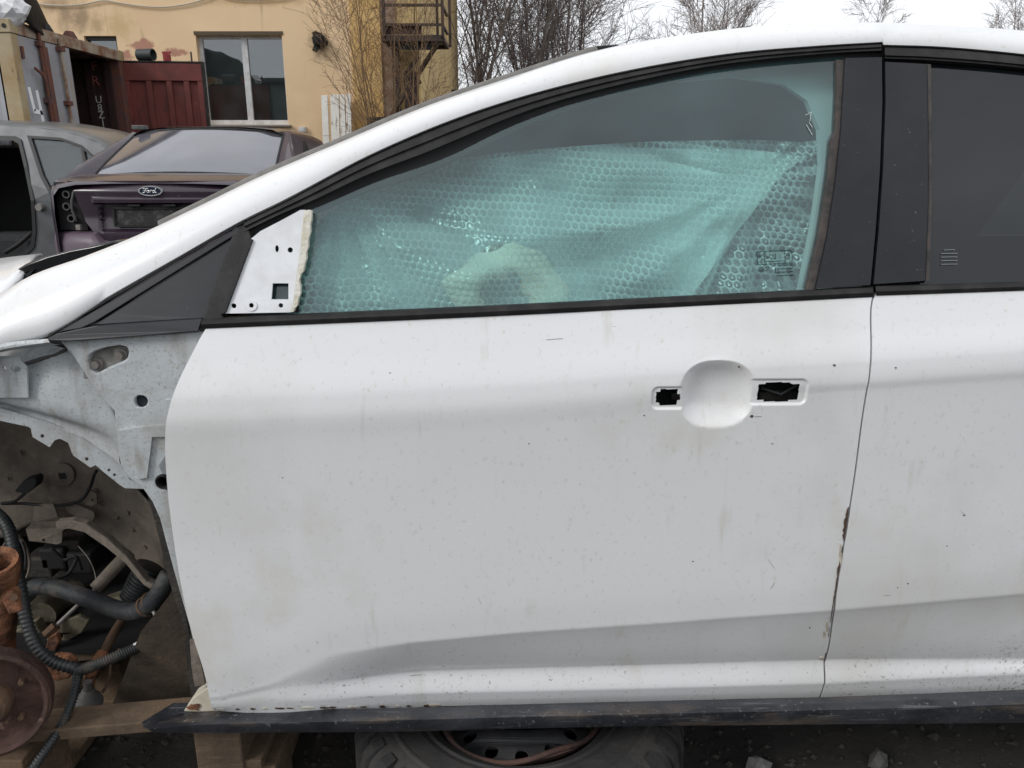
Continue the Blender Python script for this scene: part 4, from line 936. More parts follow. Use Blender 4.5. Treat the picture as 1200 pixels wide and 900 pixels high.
m3 = N.new('ShaderNodeMixShader'); fr_ = N.new('ShaderNodeMapRange'); fr_.inputs['To Min'].default_value = .04; fr_.inputs['To Max'].default_value = .22; L(lw.outputs['Facing'], fr_.inputs['Value']); L(fr_.outputs[0], m3.inputs[0]); L(m2.outputs[0], m3.inputs[1]); L(g_.outputs[0], m3.inputs[2]); L(m3.outputs[0], o_.inputs[0])
TOP = [(352, 262), (400, 232), (440, 212), (480, 197), (560, 182), (640, 174), (700, 169), (750, 166), (820, 164), (900, 163), (945, 166), (985, 162)]
BOT = [(340, 384), (985, 356)]
NX, NY = 560, 260; PIT = .0125; WALL = []
def drape(x, z):
    s = 0
    s += .026 * noise.noise(Vector((x * 3.2, z * 4.5 - x * 1.4, 1.5)))
    q = (z - .28 * x) * 26 + 2.5 * noise.noise(Vector((x * 2.5, z * 2.5, 7)))
    wv = sstep(1.07, 1.2, z)
    s += .0085 * sin(q) * (.35 + .65 * wv) + .006 * noise.noise(Vector((x * 8 - z * 9, z * 26, 2)))
    th_ = math.atan2(1.235 - z, .43 - x); ds = math.hypot(1.235 - z, .43 - x)
    s += .011 * sin(th_ * 17 + 2.2 * noise.noise(Vector((th_ * 3, ds * 4, 1)))) * sstep(.02, .25, ds) * (1 - .6 * sstep(.3, .7, ds))
    th_ = math.atan2(z - 1.22, x + .30); ds = math.hypot(z - 1.22, x + .30)
    s += .009 * sin(th_ * 14 + 2 * noise.noise(Vector((th_ * 3, ds * 4, 6)))) * sstep(.02, .16, ds) * (1 - sstep(.2, .5, ds))
    q2 = (x * .9 + z) * 38 + 3 * noise.noise(Vector((x * 3, z * 3, 9)))
    s += .005 * sin(q2) * sstep(-.05, -.4, x)
    return s
rows = []
for j in range(NY + 1):
    t = j / NY; r = []
    for i in range(NX + 1):
        u = 352 + (985 - 352) * i / NX
        u2 = u - (12 + 22 * (u - 352) / 633) * t
        vt = interp(u, TOP); vb = interp(u, [(340, 384), (985, 352)])
        v = vt + (vb - vt) * t
        p = on(u2, v, Goff(.08)); x, z = p.x, p.z
        y = G(x, z) + .085 + max(-.055, 1.5 * drape(x, z)) + .03 * sstep(1.15, 1.3, z)
        # hexagonal lattice, sheared with the folds of the sheet
        X = x + .10 * z + .008 * noise.noise(Vector((x * 6, z * 6, 3))); Z = z * .94 + .06 * x + .008 * noise.noise(Vector((x * 6, z * 6, 8)))
        bz = Z / (PIT * .866); k = round(bz); best = second = 9
        for kk in (k - 1, k, k + 1):
            off = .5 if kk % 2 else 0
            ci = round(X / PIT - off)
            
            for cj in (ci - 1, ci, ci + 1):
                dx = X - (cj + off) * PIT; dz_ = Z - kk * PIT * .866; dd_ = math.hypot(dx, dz_)
                if dd_ < best: second = best; best = dd_
                elif dd_ < second: second = dd_
        rr_ = best / (PIT * .5)
        crush = .35 + .65 * sstep(-.25, .2, noise.noise(Vector((x * 11, z * 11, 20)))); WALL.append(sstep(.30, .04, (second - best) / PIT) * crush)
        y -= .0024 * sstep(1.0, .45, rr_) * crush
        r.append((x, y, z))
    rows.append(r)
bw = MB().grid(rows).make('bubble_wrap', bub, None, True)
at_ = bw.data.attributes.new('wall', 'FLOAT', 'POINT'); at_.data.foreach_set('value', WALL)
bk_rows = []
BT = [(372, 262), (420, 226), (480, 204), (560, 188), (640, 179), (720, 175), (800, 174), (880, 176), (948, 184)]
BB = [(366, 384), (430, 384), (500, 382), (560, 380), (620, 378), (680, 374), (730, 372), (770, 370), (800, 368)]
bt = cat(BT, 60); bb = cat(BB, 60)
for j in range(31):
    t = j / 30; r = []
    for i in range(60):
        k = t; u = bt[i][0] + (bb[i][0] - bt[i][0]) * (k if i < 40 else k ** .75); v = bt[i][1] + (bb[i][1] - bt[i][1]) * k
        p = on(u, v, Goff(.13)); r.append((p.x, p.y + .018 * noise.noise(Vector((p.x * 7 - p.z * 5, p.z * 14, 5))) + .008 * noise.noise(Vector((p.x * 20, p.z * 30, 1))), p.z))
    bk_rows.append(r)
ps = MB().grid(bk_rows).make('packing_sheet', mat('pale_packing_sheet', (.60, .65, .64), .6, var=(.16, .19, .195), vscale=3.4, vr=(.42, .62)), None, True)
tag(ps, 'pale packing sheet bunched behind the bubble wrap inside the front window', 'sheet')
tag(bw, 'creased sheet of bubble wrap hung inside the front door window', 'bubble wrap')
# ================================================================== yard behind the car
def box(name, lo, hi, m, par=None, bevel=0): return MB().box(lo, hi).make(name, m, par, bevel=bevel)
# ---- ochre building
BY = 11.35                                   # front face of the wall
def W(u, v, o=0): return at(u, v, BY - o)
ochre = mat('faded_ochre_plaster', (.80, .60, .375), .9, var=(.74, .53, .32), vscale=.55, vr=(.35, .7), bump=.25, bscale=9,
    layers=[((.83, .62, .39), 2.2, .5, .8, 8, (1, 1, 1), 4, None), ((.30, .22, .14), 1.3, .66, .82, 9, (3.5, 1, .35), 8, None), ((.46, .32, .18), 7, .68, .76, 6, (1, 1, 1), 2, None)])
def stains(m, items, org):
    """soft-edged stains and bare patches at fixed places of a wall (object x/z), broken up by noise"""
    nt = m.node_tree; N = nt.nodes; L = nt.links.new; b = N['Principled BSDF']; cur = b.inputs['Base Color'].links[0].from_socket
    tc = N.new('ShaderNodeTexCoord'); nz = N.new('ShaderNodeTexNoise'); nz.inputs['Scale'].default_value = 5; nz.inputs['Detail'].default_value = 9; nz.inputs['Roughness'].default_value = .65; L(tc.outputs['Object'], nz.inputs['Vector'])
    for (cx, cz, rx, rz, col, soft, stren) in items:
        mp = N.new('ShaderNodeMapping'); mp.inputs['Location'].default_value = (-(cx - org[0]) / rx, 0, -(cz - org[2]) / rz); mp.inputs['Scale'].default_value = (1 / rx, 0, 1 / rz); L(tc.outputs['Object'], mp.inputs['Vector'])
        ln = N.new('ShaderNodeVectorMath'); ln.operation = 'LENGTH'; L(mp.outputs[0], ln.inputs[0])
        ad = N.new('ShaderNodeMath'); ad.operation = 'MULTIPLY_ADD'; L(nz.outputs['Fac'], ad.inputs[0]); ad.inputs[1].default_value = 3.0; L(ln.outputs['Value'], ad.inputs[2])
        mr = N.new('ShaderNodeMapRange'); mr.interpolation_type = 'SMOOTHSTEP'; mr.inputs['From Min'].default_value = 2.35 + soft; mr.inputs['From Max'].default_value = 2.35 - soft; mr.inputs['To Max'].default_value = stren; L(ad.outputs[0], mr.inputs['Value'])
        mx = N.new('ShaderNodeMix'); mx.data_type = 'RGBA'; L(mr.outputs[0], mx.inputs[0]); L(cur, mx.inputs[6]); mx.inputs[7].default_value = (*col, 1); cur = mx.outputs[2]
    L(cur, b.inputs['Base Color'])
ochre_y = mat('deep_yellow_plaster', (.72, .49, .21), .9, var=(.60, .37, .13), vscale=1.4, vr=(.4, .65), bump=.3, bscale=9, layers=[((.62, .45, .22), 5, .6, .75, 8, (3, 1, .4), 4, None)])
bld = empty('ochre_building', 'ochre plastered building with a wide white framed window', 'building', None, (-4, BY, 0))
def Lb(p): return Vector(p) - Vector((-4, BY, 0))
wx0, wz1 = W(229, 41).x, W(229, 41).z; wx1, wz0 = W(338, 146).x, W(338, 146).z
ax0, az1 = W(98, 42).x, W(98, 42).z; ax1, az0 = W(141, 80).x, W(141, 80).z
xr = W(413, 80).x
def wallholes(x0, x1, z0, z1, holes, y, depth):
    loops = [[(x0, z0), (x1, z0), (x1, z1), (x0, z1)]] + [[(a, c), (b, c), (b, d), (a, d)] for (a, b, c, d) in holes]
    tri = tessellate_polygon([[Vector((x, z, 0)) for x, z in l] for l in loops])
    fr = [Vector((x, y, z)) for l in loops for x, z in l]; n = len(fr); bk = [p + Vector((0, depth, 0)) for p in fr]
    fs = [tuple(t) for t in tri] + [tuple(i+n for i in t[::-1]) for t in tri]; k = 0
    for l in loops: fs += [(k+i, k+(i+1) % 4, n+k+(i+1) % 4, n+k+i) for i in range(4)]; k += 4
    return fr + bk, fs
vs, fs = wallholes(-16, xr, -.1, 7.2, [(wx0, wx1, wz0, wz1), (ax0, ax1, az0, az1)], BY, .35)
wl = mk('wall', [Lb(v) for v in vs], fs, ochre, bld)
xe = W(491, 60).x
MB().add([Lb(v) for v in MB().box((xr + .002, BY - .03, -.1), (W(447, 60).x, BY + .35, 7.2)).v], MB().box((0,0,0),(1,1,1)).f).make('pilaster', ochre_y, bld)
brick_m = mat('crumbling_brick_strip', (.24, .15, .11), .9, var=(.36, .29, .22), vscale=9, vr=(.45, .6), bump=.6, bscale=30)
MB().add([Lb(v) for v in MB().box((W(447, 60).x + .002, BY + .0, -.1), (W(465, 60).x, BY + .35, 7.2)).v], MB().box((0,0,0),(1,1,1)).f).make('brick_strip', brick_m, bld)
MB().add([Lb(v) for v in MB().box((W(465, 60).x + .002, BY + .02, -.1), (xe, BY + 9, 7.2)).v], MB().box((0,0,0),(1,1,1)).f).make('end_wall', mat('pale_ochre_render', (.62, .45, .20), .9, var=(.45, .33, .17), vscale=2, bump=.3, bscale=12), bld)
MB().add([Lb(v) for v in MB().box((-16.3, BY - .3, 7.201), (xe + .3, BY + 9.3, 7.4)).v], MB().box((0,0,0),(1,1,1)).f).make('roof_slab', mat('roof_felt', (.08, .08, .08), .9), bld)
MB().add([Lb(v) for v in MB().box((-16, BY + 8.6, -.1), (xr, BY + 9, 7.2)).v], MB().box((0,0,0),(1,1,1)).f).make('rear_wall', ochre, bld)
MB().add([Lb(v) for v in MB().box((-16, BY + 1.4, -.1), (xr, BY + 1.5, 7.2)).v], MB().box((0,0,0),(1,1,1)).f).make('inner_wall', mat('dim_room_wall', (.10, .11, .11), .9), bld)
frame_w = mat('grubby_white_frame', (.62, .63, .64), .5, var=(.48, .48, .47), vscale=8)
pane_m = glass('dull_green_window', (.20, .26, .25), 2.5, dirt_haze=.09, dirt_haze_col=(.24, .31, .31), dscale=2.5)
wf = MB(); fy = BY + .10; fw_ = .055; xm = W(287, 90).x
for (a, b) in (((wx0, wz0), (wx0 + fw_, wz1)), ((wx1 - fw_*.6, wz0), (wx1, wz1)), ((xm - .045, wz0), (xm + .045, wz1))): wf.box((a[0], fy, a[1]), (b[0], fy + .06, b[1]))
wf.box((wx0, fy + .003, wz0 + .0), (wx1, fy + .057, wz0 + .07)); wf.box((wx0, fy + .003, wz1 - .04), (wx1, fy + .057, wz1))
wfo = mk('window', [Lb(v) for v in wf.v], wf.f, frame_w, bld, bevel=.004)
for (a, b) in ((wx0 + fw_, xm - .045), (xm + .045, wx1 - fw_ * .6)):
    q = MB().box((a, fy + .03, wz0 + .06), (b, fy + .036, wz1 - .03)); mk('pane', [Lb(v) for v in q.v], q.f, pane_m, wfo)
q = MB().box((wx0 - .04, BY - .06, wz0 - .03), (wx1 + .05, BY + .099, wz0 - .002)); mk('window_sill', [Lb(v) for v in q.v], q.f, mat('weathered_tin_sill', (.30, .28, .26), .6), wfo, bevel=.004)
q = MB().box((wx0 - .02, BY - .012, wz1 + .002), (wx1 + .02, BY + .012, wz1 + .05)); mk('lintel_shadow_board', [Lb(v) for v in q.v], q.f, mat('lintel_shade_brown', (.10, .075, .05), .9), wfo)  # dark strip painted as a shadow line above the window
q = MB().box((ax0, BY + .1, az0), (ax1, BY + .11, az1)); wb = mk('window', [Lb(v) for v in q.v], q.f, pane_m, bld)
mat('dark_window_frame', (.06, .06, .06), .7)
for q in (MB().box((ax0, BY + .06, az1 - .05), (ax1, BY + .099, az1)), MB().box((ax1 - .04, BY + .06, az0), (ax1, BY + .099, az1 - .051))): mk('frame', [Lb(v) for v in q.v], q.f, MATS['dark_window_frame'], wb)
# patches where the render has come off, and damp streaks
def stn(u, v, ru, rv, col, soft=.35, k=.9):
    p = W(u, v); q = W(u + ru, v - rv); return (p.x, p.z, q.x - p.x, q.z - p.z, col, soft, k)
pk = (.42, .20, .15); sg = (.28, .20, .13)
stains(ochre, [stn(168, 55, 16, 9, pk, .2), stn(205, 61, 14, 6, pk, .2), stn(226, 92, 6, 22, pk, .25), (stn(150, 64, 9, 7, pk, .2)), stn(230, 125, 5, 18, (.45, .33, .16), .3),
    stn(76, 14, 7, 24, sg, .7, .7), stn(96, 22, 6, 20, sg, .7, .75), stn(112, 28, 8, 12, (.40, .28, .15), .7, .7), stn(60, 5, 10, 9, sg, .7, .6), stn(140, 30, 14, 16, (.60, .42, .22), .7, .8), stn(374, 52, 8, 15, (.10, .07, .05), .7, .8), stn(300, 2, 60, 5, (.62, .42, .22), .6, .7)], (-4, BY, 0))
# ---- cable sagging along the wall
cb = MB().tube(cat([W(*p, .03) for p in [(30, 1), (45, 4.5), (70, 6.5), (98, 5), (112, 2), (124, .5), (138, 3), (165, 7), (190, 8.2), (212, 6), (232, 1.5), (250, -4)]], 60), .010, 8).make('wall_cable', mat('pale_cable_sheath', (.50, .46, .38), .6))
tag(cb, 'thin pale cable sagging along the top of the ochre wall', 'cable')
cb2 = MB().tube(cat([W(*p, .03) for p in [(255, -5), (272, -1), (300, 0), (330, -2), (350, -6)]], 30), .010, 8).make('wall_cable', MATS['pale_cable_sheath'])
tag(cb2, 'short pale cable loop above the white framed window', 'cable')
# ---- burnt-out wall lamp
bl = MB(); c = W(374, 48, .06); rr = random.Random(3)
for k in range(11):
    a = 2*pi*k/11 + .3; l = rr.uniform(.05, .13) * (1.35 if abs(sin(a)) > .8 else 1); d = Vector((cos(a), -.35, sin(a)))
    bl.bar(c, c + d * l, .07, .05, (0, 1, 0))
bl.lathe([(0, .11), (.06, .10), (.09, .05), (.10, 0), (.10, -.06)], c, (0, -1, 0), 12)
o = bl.make('wall_lamp', mat('charred_black', (.012, .011, .010), .9, bump=.5, bscale=60)); tag(o, 'charred black remains of a lamp on the ochre wall', 'lamp')
# ---- small white junction box
jb = MB().box((W(351, 149).x, BY - .06, W(351, 155).z), (W(359, 149).x, BY - .001, W(359, 149).z)).box((W(351, 149).x + .015, BY - .066, W(351, 155).z + .015), (W(359, 149).x - .015, BY - .061, W(359, 149).z - .015)).make('junction_box', frame_w, None, bevel=.004)
tag(jb, 'small white junction box low on the ochre wall beside the window', 'electrical box')
# ---- peeling white boards leaning on the wall
peel = mat('peeling_white_paint_board', (.66, .64, .58), .8, var=(.72, .71, .67), vscale=6, layers=[((.20, .16, .12), 7, .59, .64, 8, (5, 1, .5), 3, None)], bump=.4, bscale=30)
bw_lab = ['leftmost peeling white board leaning on the ochre wall', 'second peeling white board from the left, leaning on the ochre wall', 'third peeling white board from the left, leaning on the ochre wall', 'rightmost peeling white board leaning on the ochre wall, nearest the bush']
for i, (u0, u1, v0, ub) in enumerate([(376.5, 384, 112, 2), (387, 397, 110, 1), (398, 404, 109, .8), (405, 411, 108, .3)]):
    a = at(u0, v0, BY - .10); b = at(u1, v0, BY - .10); wd = b.x - a.x
    top_ = (a + b) / 2; bot = Vector((top_.x + .05 + ub * .02, BY - .75, 0.0))
    o = MB().bar(bot, top_ + Vector((0, 0, -.01 * i)), wd, .03, (0, -1, .3)).make('leaning_board', peel, None, bevel=.004)
    tag(o, bw_lab[i], 'board', 'white boards against the wall')
# ---- steel fire escape
fe_m = mat('rusty_dark_steel', (.045, .033, .028), .75, var=(.09, .05, .035), vscale=5, bump=.3, bscale=40)
fe = empty('fire_escape', 'rusty steel fire escape landing on the corner of the ochre building', 'fire escape')
FY0, FY1 = BY - .85, BY - .05
def FP(u, v, y=FY0): return at(u, v, y)
zp = FP(480, 41).z; xl = FP(449, 40).x; xr_ = FP(519, 40).x
for k in range(9):
    y_ = FY0 + .03 + k * .09; MB().bar((xl, y_, zp - .01), (xr_, y_, zp - .01), .045, .02).make('grating_bar', fe_m, fe)
for k, (a, b) in enumerate((((xl, FY0, zp - .05), (xr_, FY0, zp - .05)), ((xl, FY1, zp - .05), (xr_, FY1, zp - .05)), ((xl, FY0, zp - .05), (xl, FY1, zp - .05)), ((xr_, FY0, zp - .05), (xr_, FY1, zp - .05)))):
    MB().bar(a, b, .04, .06).make('edge_beam', fe_m, fe)
zr = FP(480, 29).z; zh = FP(480, 6).z
for z_ in (zr, zh, zh + .42): MB().bar((xl, FY0, z_), (xr_, FY0, z_), .03, .035).make('rail', fe_m, fe)
for z_ in (zr, zh, zh + .42): MB().bar((xr_, FY0, z_), (xr_, FY1, z_), .03, .035).make('rail', fe_m, fe)
for x_ in (xl + .02, xr_ - .0): MB().bar((x_, FY0, zp - .05), (x_, FY0, zh + .42), .04, .04).make('post', fe_m, fe)
MB().bar((xr_ + .04, FY1, zp - .05), (xr_ + .04, FY1, zh + .42), .04, .04).make('post', fe_m, fe)
MB().bar((xr_ - .10, FY0 + .3, zp - .05), (xr_ - .10, FY0 + .3, zh + .42), .035, .035).make('post', fe_m, fe)
box('toe_board', (xl + .03, FY0 + .03, FP(450, 40).z), (FP(494, 40).x, FY0 + .05, FP(450, 30).z), mat('red_brown_sheet', (.06, .035, .03), .8), fe)
box('under_panel', (FP(464, 50).x, FY0 + .1, FP(464, 57).z), (FP(504, 50).x, FY0 + .14, FP(464, 47.5).z), mat('dark_slate_sheet', (.03, .032, .036), .7), fe)
MB().bar((xl + .05, FY1, .0), (xl + .05, FY1, zp - .07), .10, .10).make('support_post', fe_m, fe)
MB().bar((xr_ - .9, FY1, zp - 1.05), (xr_ - .1, FY0 + .1, zp - .12), .05, .05).make('brace', fe_m, fe)
# steel door leaf / hoarding at the corner
a = at(473, 84, BY - .5); b = at(490, 150, BY - .5)
d = MB(); 
d.add([a, at(481, 80, BY - .5), at(489, 96, BY - .5), at(491, 125, BY - .5), Vector((b.x, BY - .5, 0)), Vector((a.x, BY - .5, 0))], [(0, 1, 2, 3, 4, 5)])
n6 = 6; d.v += [(v[0], v[1] + .08, v[2]) for v in d.v]; d.f += [tuple(range(11, 5, -1))] + [(i, (i+1) % 6, 6+(i+1) % 6, 6+i) for i in range(6)]
o = d.make('steel_post_cover', mat('dark_brown_steel_sheet', (.035, .024, .022), .8, var=(.06, .04, .035), vscale=4)); tag(o, 'dark brown steel cover standing at the right corner of the ochre building', 'steel sheet')
MB().bar(at(479, 82, BY - .5), at(490, 66, BY - .5), .09, .05).make('bent_arm', fe_m, o); MB().bar(at(483, 80, BY - .54), at(493, 98, BY - .54), .05, .04).make('bent_arm', fe_m, o)
# timber baulk low behind the windscreen pillar
tb = at(430, 137, BY - 1.2); o = MB().box((tb.x, BY - 1.25, 0), (at(454, 140, BY - 1.2).x, BY - .8, tb.z)).make('timber_stack', mat('dark_wet_timber', (.03, .024, .019), .85, var=(.05, .04, .03), vscale=8, bump=.5, bscale=20), None, bevel=.03)
tag(o, 'dark wet timber baulk standing under the bare bush by the wall', 'timber')
# ---- distant low wall with flat roof beyond the corner
ga = empty('low_garage', 'low tan brick garage with dark roof edge behind the fire escape', 'building', None, at(520, 190, 18) * 1)
ga.location = (0, 0, 0)
z1 = at(515, 106, 18).z; box('wall', (at(489, 150, 18).x, 18, 0), (at(760, 150, 18).x, 22, z1 - .12), mat('tan_brick', (.36, .24, .16), .9, var=(.26, .17, .11), vscale=6, bump=.3, bscale=20), ga)
box('roof_edge', (at(488, 150, 18).x, 17.8, z1 - .119), (at(762, 150, 18).x, 22.2, z1), mat('dark_roof_edge', (.04, .035, .03), .8), ga)
box('garage_door', (at(505, 150, 18).x, 17.96, 0), (at(528, 150, 18).x, 17.999, z1 - .5), mat('grey_garage_door', (.16, .17, .18), .7), ga)

# ---- shipping container
con = empty('shipping_container', 'weathered grey shipping container with open red door', 'container')
CX, CY0, CY1, CH = -5.15, 7.45, 9.86, 2.68
CB = .10
c_grey = mat('faded_grey_container_paint', (.34, .35, .38), .6, var=(.28, .28, .30), vscale=3, layers=[((.40, .27, .12), 2.4, .60, .74, 8, (4, 4, .5), 3, None), ((.14, .06, .035), 8, .66, .72, 7, (2, 2, .6), 6, None)], bump=.15, bscale=20)
c_yel = mat('rust_stained_cream_post', (.40, .33, .21), .7, var=(.34, .23, .11), vscale=3, layers=[((.16, .065, .03), 6, .64, .7, 7, (3, 3, .6), 6, None)], bump=.2, bscale=20)
c_rail = mat('rust_streaked_rail', (.36, .30, .23), .75, var=(.20, .09, .05), vscale=5, vr=(.45, .62), bump=.3, bscale=25)
c_red = mat('oxide_red_door', (.17, .036, .028), .65, var=(.11, .028, .022), vscale=4, layers=[((.07, .022, .018), 5, .52, .75, 8, (2, 1, .5), 3, None), ((.22, .12, .08), 16, .66, .74, 6, (1, 1, 1), 9, None)], bump=.1, bscale=30)
c_in = mat('dark_brown_container_inside', (.045, .020, .016), .7, var=(.03, .014, .012), vscale=6)
c_rust = mat('rusted_lock_bar', (.15, .055, .035), .8, var=(.09, .05, .05), vscale=8, bump=.4, bscale=40)
# corrugated long sides
def corr(y, m, name, out_):
    pts = []; x = CX - .18; k = 0
    while x > CX - 6.0:
        pts += [(x, y), (x - .07, y + out_), (x - .14, y + out_), (x - .21, y)]; x -= .28
    rows = [[(px_, py_, z) for (px_, py_) in pts] for z in (CB + .1, CH - .06)]
    return MB().grid(rows).make(name, m, con)
corr(CY0 + .01, c_grey, 'side_panel', .035); corr(CY1 - .04, c_in, 'far_side_panel', -.035)
for (y0, y1) in ((CY0, CY0 + .12), (CY1 - .12, CY1)):
    box('corner_post', (CX - .16, y0, CB), (CX, y1, CH - .13), c_yel if y0 < 9 else c_rust, con, .008)
    box('corner_post', (CX - 6.06, y0, CB), (CX - 5.9, y1, CH - .13), c_yel, con, .008)
    cst = MB().box((CX - .17, y0 - .012, CH - .128), (CX + .012, y1 + .012, CH)).make('corner_casting', c_yel, con, bevel=.006)
    for dx in (-.115, -.045): MB().lathe([(0, .0), (.022, .0), (.022, .008)], (CX + dx, y0 - .02, CH - .065), (0, 1, 0), 14).make('casting_hole', black, cst)
    box('side_rail', (CX - 5.9, y0 + .01, CH - .1), (CX - .172, y1 - .01, CH - .01), c_rail, con)
    box('bottom_rail', (CX - 5.9, y0 + .01, CB), (CX - .162, y1 - .01, CB + .149), c_rail, con)
box('roof_sheet', (CX - 6.0, CY0 + .03, CH - .05), (CX - .02, CY1 - .03, CH - .035), c_rail, con)
box('container_floor', (CX - 6.0, CY0 + .03, CB), (CX - .02, CY1 - .03, CB + .06), c_in, con)
box('end_wall', (CX - 6.03, CY0 + .13, CB + .06), (CX - 5.98, CY1 - .13, CH - .06), c_in, con)
box('door_header', (CX - .1, CY0 + .133, CH - .13), (CX + .006, CY1 - .133, CH - .005), c_rail, con, .006)
box('door_sill', (CX - .1, CY0 + .123, CB), (CX + .006, CY1 - .123, CB + .14), c_rail, con, .006)
ym = CY0 + .12 + .98
ld = box('closed_door', (CX - .05, CY0 + .125, CB + .145), (CX - .004, ym, CH - .135), c_grey, con, .006)
def bary(y, x=CX + .03, r=.018): return MB().tube([(x, y, CB + .1), (x, y, CH - .06)], r, 10)
for y in (CY0 + .46, CY0 + .86): 
    b = bary(y).make('locking_bar', c_rail if y > CY0 + .7 else c_rust, ld, True, 50)
    for z in (.5, 1.2, 1.9, CH - .2): MB().box((CX - .003, y - .05, z), (CX + .055, y + .05, z + .05)).make('bar_guide', c_rust, ld)
MB().bar((CX + .05, CY0 + .56, .6), (CX + .05, CY0 + .50, CH - .2), .09, .012, (1, 0, 0)).make('rust_streak_bar', c_rust, ld)
MB().tube(cat([(CX + .04, CY0 + .27, 2.24), (CX + .07, CY0 + .36, 2.17), (CX + .06, CY0 + .42, 1.9), (CX + .05, CY0 + .445, 1.6)], 16), .016, 8).make('door_handle', c_rust, ld, True)
for z in (1.55, 2.32): box('hinge', (CX - .002, CY0 + .13, z), (CX + .018, CY0 + .165, z + .12), c_rust, ld)
# painted digit 4
def P4(a, b): return Vector((CX - .001, CY0 + .125 + a, b))
q = MB()
for (a, b) in (((.05, 2.04), (.085, 1.80)), ((.075, 1.80), (.235, 1.79)), ((.185, 2.02), (.235, 1.52))): q.bar(P4(*a), P4(*b), .045, .006, (1, 0, 0))
q.make('painted_digit', mat('white_spray_paint', (.85, .86, .88), .6), ld)
# open red door: folded back square to the container, ribs, seal
RD = empty  # door parts below
ang = radians(6)
hx, hy = CX - .03, CY1 + .02
def RDp(s, o, z): return Vector((hx + s * cos(ang) + o * sin(ang), hy + s * sin(ang) - o * cos(ang), z))
def rbox(name, s0, s1, o0, o1, z0, z1, m, par):
    vs = [RDp(s, o, z) for z in (z0, z1) for (s, o) in ((s0, o0), (s1, o0), (s1, o1), (s0, o1))]
    return mk(name, vs, [(0,3,2,1),(4,5,6,7),(0,1,5,4),(1,2,6,5),(2,3,7,6),(3,0,4,7)], m, par, bevel=.004)
DW = 1.02
rdoor = rbox('red_door', .0, DW, -.03, .0, CB + .14, CH - .14, c_red, con)
rbox('door_rail', .0, DW, .001, .045, CH - .36, CH - .142, c_red, rdoor)
for s in (.0, .285, .545, .77, .95): rbox('door_rib', s, s + .07, .001, .040, CB + .142, CH - .362, c_red, rdoor)
rbox('door_seal', DW + .001, DW + .03, -.035, .05, CB + .14, CH - .13, rubber, rdoor); rbox('door_seal', .0, DW + .03, -.035, .05, CH - .138, CH - .115, rubber, rdoor)
# code painted down the inner wall
def text(body, size, loc, rot, m, par, name='painted_code', ext=.002):
    c = bpy.data.curves.new(name, 'FONT'); c.body = body; c.size = size; c.extrude = ext; c.align_x = 'CENTER'; c.resolution_u = 2
    t = bpy.data.objects.new(name, c); COL.objects.link(t); dg = bpy.context.evaluated_depsgraph_get(); dg.update()
    me = bpy.data.meshes.new_from_object(t.evaluated_get(dg)); COL.objects.unlink(t); bpy.data.objects.remove(t)
    o = bpy.data.objects.new(name, me); COL.objects.link(o); me.materials.clear(); me.materials.append(m); o.location = loc; o.rotation_euler = rot; o.parent = par; return o
inn = box('inner_door_leaf', (CX - 1.0, CY1 - .14, CB + .15), (CX - .14, CY1 - .1201, CH - .14), c_in, con)
for k in range(4): box('inner_rib', (CX - .95 + k * .25, CY1 - .17, CB + .15), (CX - .86 + k * .25, CY1 - .1401, CH - .14), c_in, inn)
wpaint = mat('worn_white_lettering', (.55, .53, .50), .8); rpaint = mat('worn_red_lettering', (.32, .10, .08), .8)
for i, ch in enumerate('FR U8Z11'):
    if ch == ' ': continue
    v = [78, 95, 0, 116, 125.5, 134, 143, 152][i]; u = [110.5, 112, 0, 115.5, 117, 118.5, 120.5, 122][i]
    p = at(u, v, CY1 - .172); text(ch, .13 if i > 2 else .17, (p.x, CY1 - .172, p.z - .05), (pi/2, 0, 0), wpaint if i > 2 else rpaint, inn)
# things on the roof of the container
tp = rows_loft('tarpaulin', [[at(u, v, y) for (u, v, y) in r] for r in [
    [(-60, 8, 7.60), (-10, 4, 7.60), (10, 10, 7.60), (26, 24, 7.62), (46, 38, 7.9), (54, 44, 8.2)],
    [(-60, -14, 7.7), (-10, -14, 7.7), (16, -4, 7.7), (32, 12, 7.75), (50, 34, 8.1), (58, 43, 8.4)],
    [(-60, -40, 8.1), (0, -36, 8.1), (28, -22, 8.1), (44, 4, 8.2), (56, 30, 8.4), (62, 42, 8.6)],
    [(-60, 0, 9.3), (0, 0, 9.3), (28, 5, 9.3), (44, 20, 9.2), (56, 40, 9.2), (64, 46, 9.2)]]], 40, mat('black_plastic_sheet', (.009, .009, .010), .7, spec=.2, bump=1.0, bscale=9), None, 6, thick=.01)
for v in tp.data.vertices: v.co.z += .05 * noise.noise(v.co * 4)
tag(tp, 'black plastic tarpaulin heaped on top of the shipping container', 'tarpaulin')
wbk = MB(); c = Vector((-5.32, 7.56, CH - .005))
wbk.lathe([(.0, .0), (.08, .0), (.10, .15), (.11, .16), (.10, .16), (.075, .02), (0, .02)], at(15, 21, 7.56), (-.75, -.45, .45), 20); o = wbk.make('white_bucket', mat('white_plastic', (.75, .76, .77), .4), None, True, 40)
tag(o, 'white plastic bucket tipped over on the container corner', 'bucket')
bag = MB(); bag.add(*[[tuple(v.co) for v in (lambda m: m.vertices)(bpy.data.meshes.new('t'))], []])
bm = bmesh.new(); bmesh.ops.create_icosphere(bm, subdivisions=3, radius=.3)
for v in bm.verts: v.co = Vector((v.co.x * 1.6, v.co.y * .9, v.co.z * .9)) * (1 + .3 * noise.noise(v.co * 6)); v.co = v.co * .62 + at(2, 12, 7.58)
